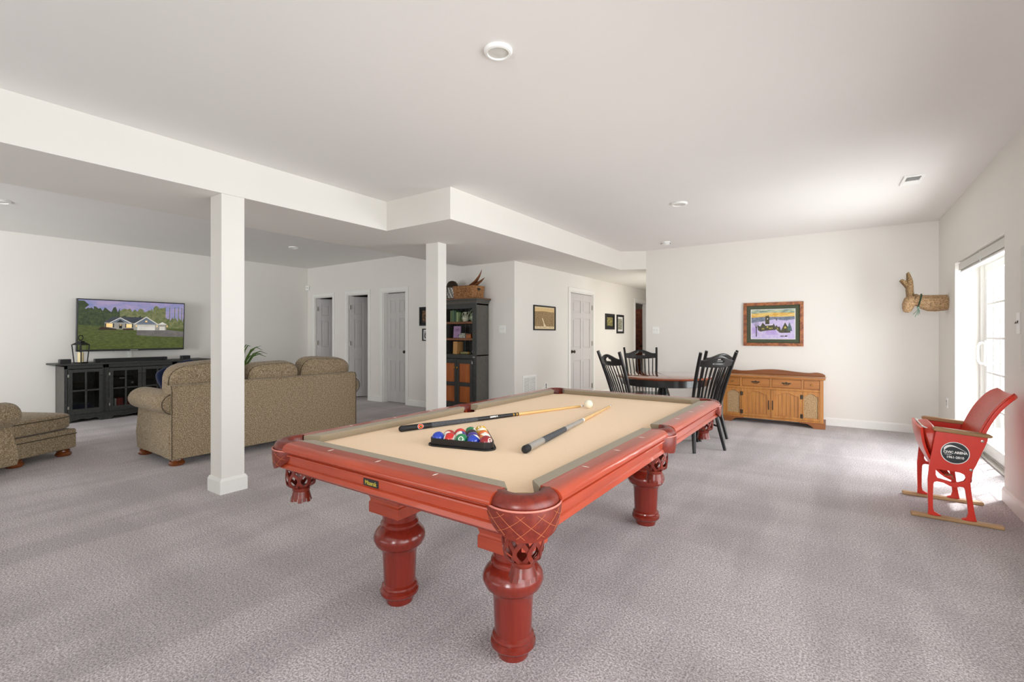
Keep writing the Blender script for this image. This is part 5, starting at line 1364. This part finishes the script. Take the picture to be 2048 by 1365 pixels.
t = thing('cable_box', 'flat black cable box on top of the receiver in the cabinet', 'cable box', (-9.12, 2.52, 0.5653)); bm = B(); box(bm, -0.11, 0.11, -0.14, 0.14, 0, 0.045); obj('body', bm, 'blackm', t, bevel=0.003); bm = B(); box(bm, 0.1102, 0.1115, -0.04, 0.04, 0.012, 0.032); obj('display', bm, 'nickel', t, smooth=False)
t = thing('disc_player', 'black disc player on the upper shelf behind the middle right glass door', 'disc player', (-9.12, 2.93, 0.4552)); bm = B(); box(bm, -0.13, 0.13, -0.17, 0.17, 0, 0.07); obj('body', bm, 'black', t, bevel=0.003); bm = B(); box(bm, 0.1302, 0.1315, -0.13, 0.03, 0.03, 0.05); obj('disc_tray', bm, 'blackm', t, smooth=False)
bm = B(); pillow(bm, 0, 0, 0.055, 0.22, 0.26, 0.11, 3, 10); o = obj('folded_blanket', bm, 'tweedd', None); o.location = (-9.10, 2.05, 0.4552); tag(o, 'dark folded blanket on the upper shelf behind the left glass door', 'blanket')
bm = B(); pillow(bm, 0, 0, 0.075, 0.24, 0.28, 0.15, 3.4, 10); o = obj('storage_bag', bm, 'navy', None); o.location = (-9.10, 2.05, 0.1002); tag(o, 'dark cloth bag on the lower shelf behind the left glass door', 'bag')

# ------------------------------------------------------------------ sofa (back to the camera, facing the television)
t = thing('sofa', 'brown tweed three-seat sofa with rolled arms, back turned to the pool table', 'sofa', (-5.12, 2.84, 0), 0)
# local: x from the back plane (0) to the front (-0.92); y along the sofa
Y0, Y1 = -1.045, 1.005
bm = B(); box(bm, -0.90, -0.005, Y0 + 0.01, Y1 - 0.01, 0.075, 0.40); obj('base', bm, 'tweed', t, bevel=0.02, seg=3)
bm = B(); prism(bm, [(0.0, 0.07), (0.0, 0.735), (-0.02, 0.765), (-0.06, 0.775), (-0.15, 0.765), (-0.19, 0.72), (-0.22, 0.38), (-0.22, 0.07)], Y0, Y1, 'y'); obj('back', bm, 'tweed', t, bevel=0.012, seg=3)
for sy, yb in ((-1, Y0), (1, Y1)):
    bm = B(); sec = [(0, 0.075), (sy * 0.0, 0.47)]
    # arm body with flared side and a horizontal roll on top
    prism(bm, [(yb - sy * 0.20, 0.075), (yb + sy * 0.0, 0.075), (yb + sy * 0.012, 0.25), (yb - sy * 0.01, 0.50), (yb - sy * 0.20, 0.56)], -0.88, -0.03, 'x'); a_ = obj('arm', bm, 'tweed', t, bevel=0.015, seg=3)
    bm = B(); cx_, cz_ = yb - sy * 0.055, 0.595
    pp = [(-0.02, cx_, cz_), (-0.04, cx_, cz_), (-0.25, cx_, cz_), (-0.5, cx_, cz_), (-0.75, cx_, cz_), (-0.88, cx_, cz_), (-0.925, cx_, cz_), (-0.94, cx_, cz_)]
    tube(bm, pp, [0.085, 0.105, 0.112, 0.112, 0.112, 0.108, 0.085, 0.05], 22, flat=(1.22, 1.0), up=(0, 0, 1)); obj('arm_roll', bm, 'tweed', a_, angle=60)
    bm = B(); pts = [(-0.02, cx_ + 0.135 * math.cos(2 * PI * i / 30) * 0.92, cz_ + 0.105 * math.sin(2 * PI * i / 30)) for i in range(30)]; tube(bm, pts, 0.005, 6, closed=True); obj('piping', bm, 'piping', a_)
bm = B()
tube(bm, [(0.002, Y0 + 0.004, 0.075), (0.002, Y0 + 0.004, 0.74), (-0.02, Y0 + 0.004, 0.767)], 0.004, 6); tube(bm, [(0.002, Y1 - 0.004, 0.075), (0.002, Y1 - 0.004, 0.74), (-0.02, Y1 - 0.004, 0.767)], 0.004, 6); obj('piping', bm, 'piping', t)
for k, (a, b, zt_, tilt) in enumerate(((-1.02, -0.30, 0.985, 4), (-0.29, 0.305, 0.945, 1), (0.315, 1.0, 0.975, -3))):
    bm = B(); pillow(bm, 0, 0, 0, 0.25, b - a, zt_ - 0.44, 4.5, 14, mat=T(-0.245, (a + b) / 2, (zt_ + 0.44) / 2) @ R(math.radians(10), 'Y') @ R(math.radians(tilt), 'X')); c = obj('back_cushion', bm, 'tweed', t)
    bm = B(); mm_ = T(-0.245, (a + b) / 2, (zt_ + 0.44) / 2) @ R(math.radians(10), 'Y') @ R(math.radians(tilt), 'X'); h2, w2 = (zt_ - 0.44) / 2, (b - a) / 2
    e = 2 / 4.5; pts = []
    for i in range(48):
        th = 2 * PI * i / 48; cs, sn = math.cos(th), math.sin(th); pts.append(mm_ @ Vector((0.075, 0.972 * w2 * math.copysign(abs(cs) ** e, cs), 0.955 * h2 * math.copysign(abs(sn) ** e, sn))))
    tube(bm, pts, 0.0055, 6, closed=True); obj('piping', bm, 'piping', c)
for (a, b) in ((-0.85, -0.29), (-0.285, 0.285), (0.29, 0.83)):
    bm = B(); pillow(bm, -0.57, (a + b) / 2, 0.475, 0.68, b - a, 0.17, 7, 12); obj('seat_cushion', bm, 'tweed', t)
bun = [(0.001, 0), (0.055, 0), (0.066, 0.012), (0.068, 0.024), (0.060, 0.036), (0.050, 0.042), (0.056, 0.050), (0.054, 0.060), (0.046, 0.066), (0.046, 0.078)]
for x, y in ((-0.10, Y0 + 0.08), (-0.85, Y0 + 0.07), (-0.10, Y1 - 0.08), (-0.85, Y1 - 0.08)):
    bm = B(); lathe(bm, bun, n=28); o = obj('bun_foot', bm, 'bunfoot', t); o.location = (x, y, 0)
bm = B(); pillow(bm, 0, 0, 0, 0.10, 0.40, 0.40, 5.0, 14, mat=R(math.radians(-12), 'Y') @ R(math.radians(20), 'X')); o = obj('throw_pillow', bm, 'navy', None); o.location = (-5.70, 2.10, 0.755); tag(o, 'navy blue throw pillow leaning on the sofa arm', 'pillow')

# ------------------------------------------------------------------ chaise at the left edge
ang_ = math.atan2(0.885, -0.465)
t = thing('chaise_lounge', 'brown tweed chaise seat with a rolled arm at the left edge', 'chaise', (-6.335, 0.99, 0), ang_)
# local x runs to the foot end, local y away from the camera's right side
# (x: 0 at the first bun foot, seat end at +0.50)
bm = B(); box(bm, -0.95, 0.50, -0.03, 0.75, 0.075, 0.275); obj('base', bm, 'tweed', t, bevel=0.02, seg=3)
bm = B(); pillow(bm, -0.20, 0.36, 0.36, 1.42, 0.80, 0.175, 7, 14); c = obj('seat_cushion', bm, 'tweed', t)
bm = B(); e = 2 / 7
pts = [(-0.20 + 0.705 * math.copysign(abs(math.cos(2 * PI * i / 60)) ** e, math.cos(2 * PI * i / 60)), 0.36 + 0.398 * math.copysign(abs(math.sin(2 * PI * i / 60)) ** e, math.sin(2 * PI * i / 60)), 0.405) for i in range(60)]
tube(bm, pts, 0.0055, 6, closed=True); obj('piping', bm, 'piping', c)
bm = B(); tube(bm, [(-0.3, -0.033, 0.225), (0.0, -0.033, 0.225), (0.49, -0.033, 0.225), (0.503, -0.02, 0.225), (0.503, 0.35, 0.225)], 0.005, 6); obj('piping', bm, 'piping', t)
bm = B(); prism(bm, [(0.12, 0.06), (-0.14, 0.06), (-0.16, 0.12), (-0.15, 0.20), (-0.10, 0.33), (-0.08, 0.45), (0.02, 0.52), (0.12, 0.45)], -0.95, -0.11, 'x'); a_ = obj('arm', bm, 'tweed', t, bevel=0.015, seg=3)
bm = B(); tube(bm, [(-0.95, -0.03, 0.515), (-0.5, -0.03, 0.515), (-0.13, -0.03, 0.515), (-0.095, -0.03, 0.515), (-0.085, -0.03, 0.515)], [0.118, 0.118, 0.118, 0.105, 0.07], 24, flat=(1.25, 1.0), up=(0, 0, 1)); obj('arm_roll', bm, 'tweed', a_, angle=60)
bm = B(); pillow(bm, -0.92, 0.36, 0.55, 0.26, 0.84, 0.75, 5, 10); obj('back', bm, 'tweed', t)
for x, y in ((0.0, 0.05), (0.43, 0.05), (0.43, 0.68), (-0.85, 0.68), (-0.85, 0.05)):
    bm = B(); lathe(bm, bun, n=28); o = obj('bun_foot', bm, 'bunfoot', t); o.location = (x, y, 0)

# ------------------------------------------------------------------ potted plant behind the sofa
t = thing('potted_plant', 'green arching potted plant between the sofa and the television wall', 'plant', (-8.75, 4.08, 0))
bm = B(); lathe(bm, [(0.001, 0), (0.12, 0), (0.16, 0.28), (0.175, 0.30), (0.175, 0.33), (0.15, 0.33), (0.14, 0.29), (0.001, 0.285)], n=32); obj('pot', bm, 'terra', t)
random.seed(11)
for i in range(34):
    a = 2 * PI * i / 34 + random.uniform(-0.1, 0.1); r = random.uniform(0.25, 0.46); h = random.uniform(0.5, 0.92) ; dr = random.uniform(0.02, 0.32)
    b0 = Vector((0.03 * math.cos(a), 0.03 * math.sin(a), 0.29)); pts = []
    for s_ in (0, 0.2, 0.4, 0.6, 0.8, 1.0): pts.append(b0 + Vector((math.cos(a) * r * s_ ** 1.4, math.sin(a) * r * s_ ** 1.4, h * (1 - (1 - s_) ** 1.8) - dr * max(0, s_ - 0.55) ** 1.5 * 2.6)))
    bm = B(); tube(bm, pts, [0.005, 0.011, 0.014, 0.013, 0.009, 0.002], 6, flat=(1.0, 0.2)); obj('leaf', bm, 'leaf', t)

# ------------------------------------------------------------------ black bookcase hutch
BX0, BX1, BYF, BYB = -5.20, -4.452, 5.475, 5.782
t = thing('bookcase', 'tall black hutch bookcase with orange door panels behind the second column', 'bookcase', ((BX0 + BX1) / 2, BYF, 0))
h_ = (BX1 - BX0) / 2; dp = BYB - BYF
bm = B(); box(bm, -h_, -h_ + 0.02, 0.018, dp, 0.0, 1.73); box(bm, h_ - 0.02, h_, 0.018, dp, 0.0, 1.73); box(bm, -h_, h_, 0.018, dp, 1.70, 1.73); box(bm, -h_, h_, 0.018, dp, 0.925, 0.945); box(bm, -h_, h_, 0.018, dp, 0.04, 0.06)
obj('carcass', bm, 'blackwood2', t, bevel=0.002)
bm = B(); box(bm, -h_ + 0.02, h_ - 0.02, dp - 0.012, dp, 0.06, 1.70); bk = obj('back_board', bm, 'blackwood', t, smooth=False)
bm = B()
for i in range(1, 8): x = -h_ + 0.02 + (2 * h_ - 0.04) * i / 8; box(bm, x - 0.0015, x + 0.0015, dp - 0.0135, dp - 0.012, 0.95, 1.70)
obj('bead_line', bm, 'nickel', bk, smooth=False)
bm = B(); sw2 = 0.075
box(bm, -h_, -h_ + sw2, 0, 0.018, 0, 1.73); box(bm, h_ - sw2, h_, 0, 0.018, 0, 1.73); box(bm, -h_ + sw2, h_ - sw2, 0, 0.018, 1.648, 1.73); box(bm, -h_ + sw2, h_ - sw2, 0, 0.018, 0.885, 0.948); box(bm, -h_ + sw2, h_ - sw2, 0, 0.018, 0, 0.14)
obj('face_frame', bm, 'blackwood', t, bevel=0.003)
bm = B(); rings = []
for o_, z in ((0.0, 1.722), (0.008, 1.735), (0.012, 1.75), (0.03, 1.775), (0.045, 1.785), (0.045, 1.795)):
    rings.append([bm.verts.new(p) for p in ((-h_ - o_, -o_, z), (h_ + o_, -o_, z), (h_ + o_, dp, z), (-h_ - o_, dp, z))])
for u, v in zip(rings, rings[1:]):
    for i in range(4): bm.faces.new((u[i], u[(i + 1) % 4], v[(i + 1) % 4], v[i]))
bm.faces.new(rings[0][::-1]); bm.faces.new(rings[-1]); obj('crown', bm, 'blackwood2', t, smooth=False)
bm = B(); box(bm, -h_ - 0.05, h_ + 0.05, -0.05, dp, 1.795, 1.806); obj('top_board', bm, 'brownwood', t, bevel=0.003)
for z in (1.418, 1.165): bm = B(); box(bm, -h_ + 0.02, h_ - 0.02, 0.018, dp - 0.013, z, z + 0.033); obj('shelf', bm, 'brownwood', t, bevel=0.003)
for sx in (-1, 1):
    x0, x1 = sorted((sx * 0.002, sx * (h_ - sw2 + 0.01))); bm = B(); z0, z1 = 0.145, 0.88; q = 0.045
    box(bm, x0, x0 + q, -0.014, 0.004, z0, z1); box(bm, x1 - q, x1, -0.014, 0.004, z0, z1)
    for a, b in ((z0, z0 + 0.07), (0.462, 0.522), (z1 - 0.07, z1)): box(bm, x0 + q, x1 - q, -0.014, 0.004, a, b)
    d = obj('door', bm, 'blackwood', t, bevel=0.002)
    for a, b in ((z0 + 0.07, 0.462), (0.522, z1 - 0.07)):
        bm = B(); box(bm, x0 + q, x1 - q, -0.004, 0.002, a, b); box(bm, x0 + q + 0.02, x1 - q - 0.02, -0.011, -0.004, a + 0.02, b - 0.02); obj('raised_panel', bm, 'orangewood', d, bevel=0.006)
    bm = B(); kx = sx * 0.026; lathe(bm, [(0.001, 0), (0.006, 0), (0.006, 0.012), (0.014, 0.018), (0.013, 0.026), (0.001, 0.029)], n=16, mat=T(kx, -0.014, 0.745) @ R(PI / 2, 'X')); obj('knob', bm, 'brass', d)
    hx = x1 if sx > 0 else x0
    for z in (0.22, 0.83): bm = B(); box(bm, hx - 0.01, hx + 0.012, -0.017, -0.0135, z - 0.022, z + 0.022); obj('hinge', bm, 'nickel', d, smooth=False)
bm = B(); box(bm, h_ - 0.06, h_ - 0.02, -0.006, 0, 0.905, 0.92); obj('latch', bm, 'nickel', t, bevel=0.001)
# contents: shelf heights
S1, S2, S3 = 1.4512, 1.1982, 0.9452; cxb = (BX0 + BX1) / 2
def at_(px_x, y, z): return (px_x, y, z)
for x, w_, hh, c_, lab in ((-4.958, 0.040, 0.185, '#4e6a4c', 'tall dark green book at the left of the top bookcase shelf'), (-4.914, 0.036, 0.175, '#35513c', 'darker green book second on the top bookcase shelf'), (-4.874, 0.030, 0.150, '#93a878', 'short pale green book beside the pitchers'), (-5.00, 0.036, 0.18, '#5a6a48', 'olive book behind the column on the top bookcase shelf')):
    o = thing('book', lab, 'book', (x, 5.60, S1), 0, 'green books on the top shelf'); bm = B(); box(bm, -w_ / 2, w_ / 2, -0.075, 0.075, 0, hh); obj('cover', bm, plain('cover_' + c_[1:], c_, 0.6), o, bevel=0.003); bm = B(); box(bm, -w_ / 2 + 0.004, w_ / 2 - 0.004, -0.068, 0.0755, 0.004, hh + 0.0004); obj('pages', bm, 'wax', o, smooth=False)
def pitcher(x, y, z, s_, lab, colr, var):
    o = thing('pitcher', lab, 'pitcher', (x, y, z), 0, 'glazed pitchers on the top shelf'); m_ = two_tone('glaze_' + colr[1:], colr, var, 14, 0.22)
    bm = B(); lathe(bm, [(0.001, 0), (0.045 * s_, 0), (0.075 * s_, 0.035 * s_), (0.080 * s_, 0.07 * s_), (0.06 * s_, 0.115 * s_), (0.035 * s_, 0.14 * s_), (0.03 * s_, 0.165 * s_), (0.04 * s_, 0.19 * s_), (0.036 * s_, 0.19 * s_), (0.026 * s_, 0.165 * s_), (0.001, 0.15 * s_)], n=28); obj('body', bm, m_, o)
    bm = B(); tube(bm, [(0.055 * s_, 0, 0.12 * s_), (0.075 * s_, 0, 0.15 * s_), (0.085 * s_, 0, 0.185 * s_), (0.075 * s_, 0, 0.20 * s_)], [0.014 * s_, 0.011 * s_, 0.01 * s_, 0.006 * s_], 10); obj('spout', bm, m_, o)
    bm = B(); tube(bm, [(-0.038 * s_, 0, 0.185 * s_), (-0.07 * s_, 0, 0.175 * s_), (-0.085 * s_, 0, 0.13 * s_), (-0.078 * s_, 0, 0.09 * s_)], 0.007 * s_, 8); obj('handle', bm, m_, o)
pitcher(-4.745, 5.58, S1, 0.80, 'small silvery glazed pitcher beside the green books', '#8d927c', '#c8c8b4'); pitcher(-4.585, 5.60, S1, 1.0, 'larger sage green pitcher at the right of the top shelf', '#6f8062', '#a9b698')
o = thing('keepsake_card', 'lilac card with purple drawing propped on the middle bookcase shelf', 'card', (-4.925, 5.58, S2 + 0.003)); bm = B(); box(bm, -0.072, 0.072, -0.006, 0.006, 0, 0.185, mat=R(-0.08, 'X')); obj('panel', bm, plain('lilac_card', '#a98ab0', 0.7), o, bevel=0.001)
bm = B()
for cx_ in (-0.01, 0.035): tube(bm, [(cx_ + 0.018 * math.cos(2 * PI * i / 14), -0.0045, 0.13 + 0.014 * math.sin(2 * PI * i / 14)) for i in range(14)], 0.002, 5, closed=True)
tube(bm, [(-0.04, -0.005, 0.115), (0.0, -0.006, 0.10), (0.05, -0.005, 0.112)], 0.002, 5); tube(bm, [(0.03, -0.010, 0.035), (0.05, -0.010, 0.05), (0.06, -0.010, 0.03)], 0.004, 5); obj('drawing', bm, plain('purple_ink', '#5a3a6a', 0.6), o)
o = thing('trinket_box', 'long silver filigree box on the middle bookcase shelf', 'box', (-4.775, 5.575, S2)); bm = B(); box(bm, -0.06, 0.06, -0.05, 0.05, 0, 0.055); obj('body', bm, two_tone('filigree', '#4a4a44', '#c8c6b8', 90, 0.3), o, bevel=0.004); bm = B(); box(bm, -0.056, 0.056, -0.047, 0.047, 0.056, 0.075); obj('lid', bm, two_tone('filigree_lid', '#5a5a52', '#d8d6c8', 90, 0.3), o, bevel=0.006)
o = thing('wooden_box', 'brown wooden box right of the silver box on the middle shelf', 'box', (-4.655, 5.585, S2)); bm = B(); box(bm, -0.05, 0.05, -0.05, 0.05, 0, 0.05); obj('body', bm, 'orangewood', o, bevel=0.004); bm = B(); box(bm, -0.053, 0.053, -0.053, 0.053, 0.0505, 0.068); obj('lid', bm, 'brownwood', o, bevel=0.004)
o = thing('figurine', 'small dark figurine with white head at the right of the middle shelf', 'figurine', (-4.555, 5.57, S2)); bm = B(); lathe(bm, [(0.001, 0), (0.028, 0), (0.030, 0.05), (0.018, 0.08), (0.012, 0.09)], n=18); obj('body', bm, 'blackm', o); bm = B(); ellipsoid(bm, (0, 0, 0.108), (0.02, 0.02, 0.022), 14, 10); obj('head', bm, 'white', o)
o = thing('book', 'tan book standing on the lowest open bookcase shelf', 'book', (-4.905, 5.58, S3 + 0.004)); bm = B(); box(bm, -0.042, 0.042, -0.07, 0.07, 0, 0.195, mat=R(0.04, 'Y')); obj('cover', bm, plain('tan_cover', '#b88a52', 0.6), o, bevel=0.002)
o = thing('rolled_scroll', 'pale rolled paper lying on the lowest open bookcase shelf', 'scroll', (-4.73, 5.56, S3 + 0.0225)); bm = B(); lathe(bm, [(0.022, -0.09), (0.022, 0.09)], n=20, mat=R(PI / 2, 'Y')); obj('roll', bm, plain('parchment', '#8a8256', 0.7), o); bm = B(); lathe(bm, [(0.0225, 0.06), (0.0225, 0.09)], n=20, mat=R(PI / 2, 'Y'), cap=False); obj('band', bm, 'brass', o)
o = thing('glass_dish', 'small blue white dish at the right of the lowest open shelf', 'dish', (-4.555, 5.56, S3)); bm = B(); lathe(bm, [(0.001, 0), (0.02, 0), (0.024, 0.01), (0.040, 0.04), (0.042, 0.052), (0.038, 0.052), (0.030, 0.03), (0.001, 0.012)], n=24); obj('bowl', bm, plain('dish_glaze', '#9ab0b8', 0.25), o); bm = B(); ellipsoid(bm, (0, 0, 0.05), (0.02, 0.02, 0.015), 12, 8); obj('lid_knob', bm, 'white', o)
# on top of the bookcase
TB = 1.8062
t = thing('wicker_basket', 'rectangular brown wicker basket on top of the black bookcase', 'basket', (-4.70, 5.60, TB))
bm = B(); w2, d2, hb = 0.20, 0.145, 0.185
def ring_(o_, z): return [bm.verts.new((sx * (w2 + o_), sy * (d2 + o_), z)) for sx, sy in ((-1, -1), (1, -1), (1, 1), (-1, 1))]
L_ = [ring_(-0.012, 0), ring_(0.0, hb), ring_(-0.012, hb), ring_(-0.022, 0.012)]
for u, v in zip(L_, L_[1:]):
    for i in range(4): bm.faces.new((u[i], u[(i + 1) % 4], v[(i + 1) % 4], v[i]))
bm.faces.new(L_[0][::-1]); bm.faces.new(L_[-1]); obj('body', bm, 'basket', t, smooth=False, bevel=0.006)
bm = B(); tube(bm, [(sx * (w2 - 0.004), sy * (d2 - 0.004), hb) for sx, sy in ((-1, -1), (1, -1), (1, 1), (-1, 1))], 0.009, 8, closed=True); obj('rim', bm, 'basket', t)
for sx in (-1, 1):
    bm = B(); box(bm, sx * (w2 + 0.0005) - 0.002, sx * (w2 + 0.0005) + 0.002, -0.035, 0.035, 0.125, 0.158); obj('hand_hole', bm, 'dark', t, bevel=0.001)
t = thing('dried_pod', 'brown dried palm bark curling out of the wicker basket', 'dried plant', (-4.66, 5.60, TB + 0.10))
for pts, rr_ in (([(-0.10, 0, 0.04), (0.0, 0, 0.10), (0.10, 0, 0.16), (0.17, 0, 0.24), (0.22, 0, 0.33)], [0.035, 0.05, 0.04, 0.022, 0.004]), ([(-0.04, 0.0, 0.07), (0.10, 0, 0.11), (0.20, -0.01, 0.155), (0.29, -0.02, 0.205)], [0.03, 0.045, 0.032, 0.004])):
    bm = B(); tube(bm, pts, rr_, 10, flat=(1, 0.4)); obj('bract', bm, 'brownwood', t)
t = thing('wire_cage', 'dark domed wire cage on the bookcase left of the basket', 'ornament', (-5.04, 5.60, TB))
bm = B(); lathe(bm, [(0.001, 0), (0.095, 0), (0.095, 0.02), (0.001, 0.02)], n=28); obj('base', bm, 'bronze', t)
bm = B(); lathe(bm, [(0.001, 0.20), (0.10, 0.20), (0.104, 0.208), (0.10, 0.216), (0.001, 0.216)], n=28); lathe(bm, [(0.092, 0.216), (0.085, 0.25), (0.06, 0.285), (0.02, 0.30), (0.001, 0.302)], n=28); obj('dome', bm, 'bronze', t)
for i in range(10):
    for sg in (-1, 1):
        pp = [(0.09 * math.cos(2 * PI * i / 10 + sg * s_ * 0.9), 0.09 * math.sin(2 * PI * i / 10 + sg * s_ * 0.9), 0.02 + 0.18 * s_) for s_ in (0, 0.25, 0.5, 0.75, 1)]
        bm = B(); tube(bm, pp, 0.0035, 6); obj('wire', bm, 'bronze', t)
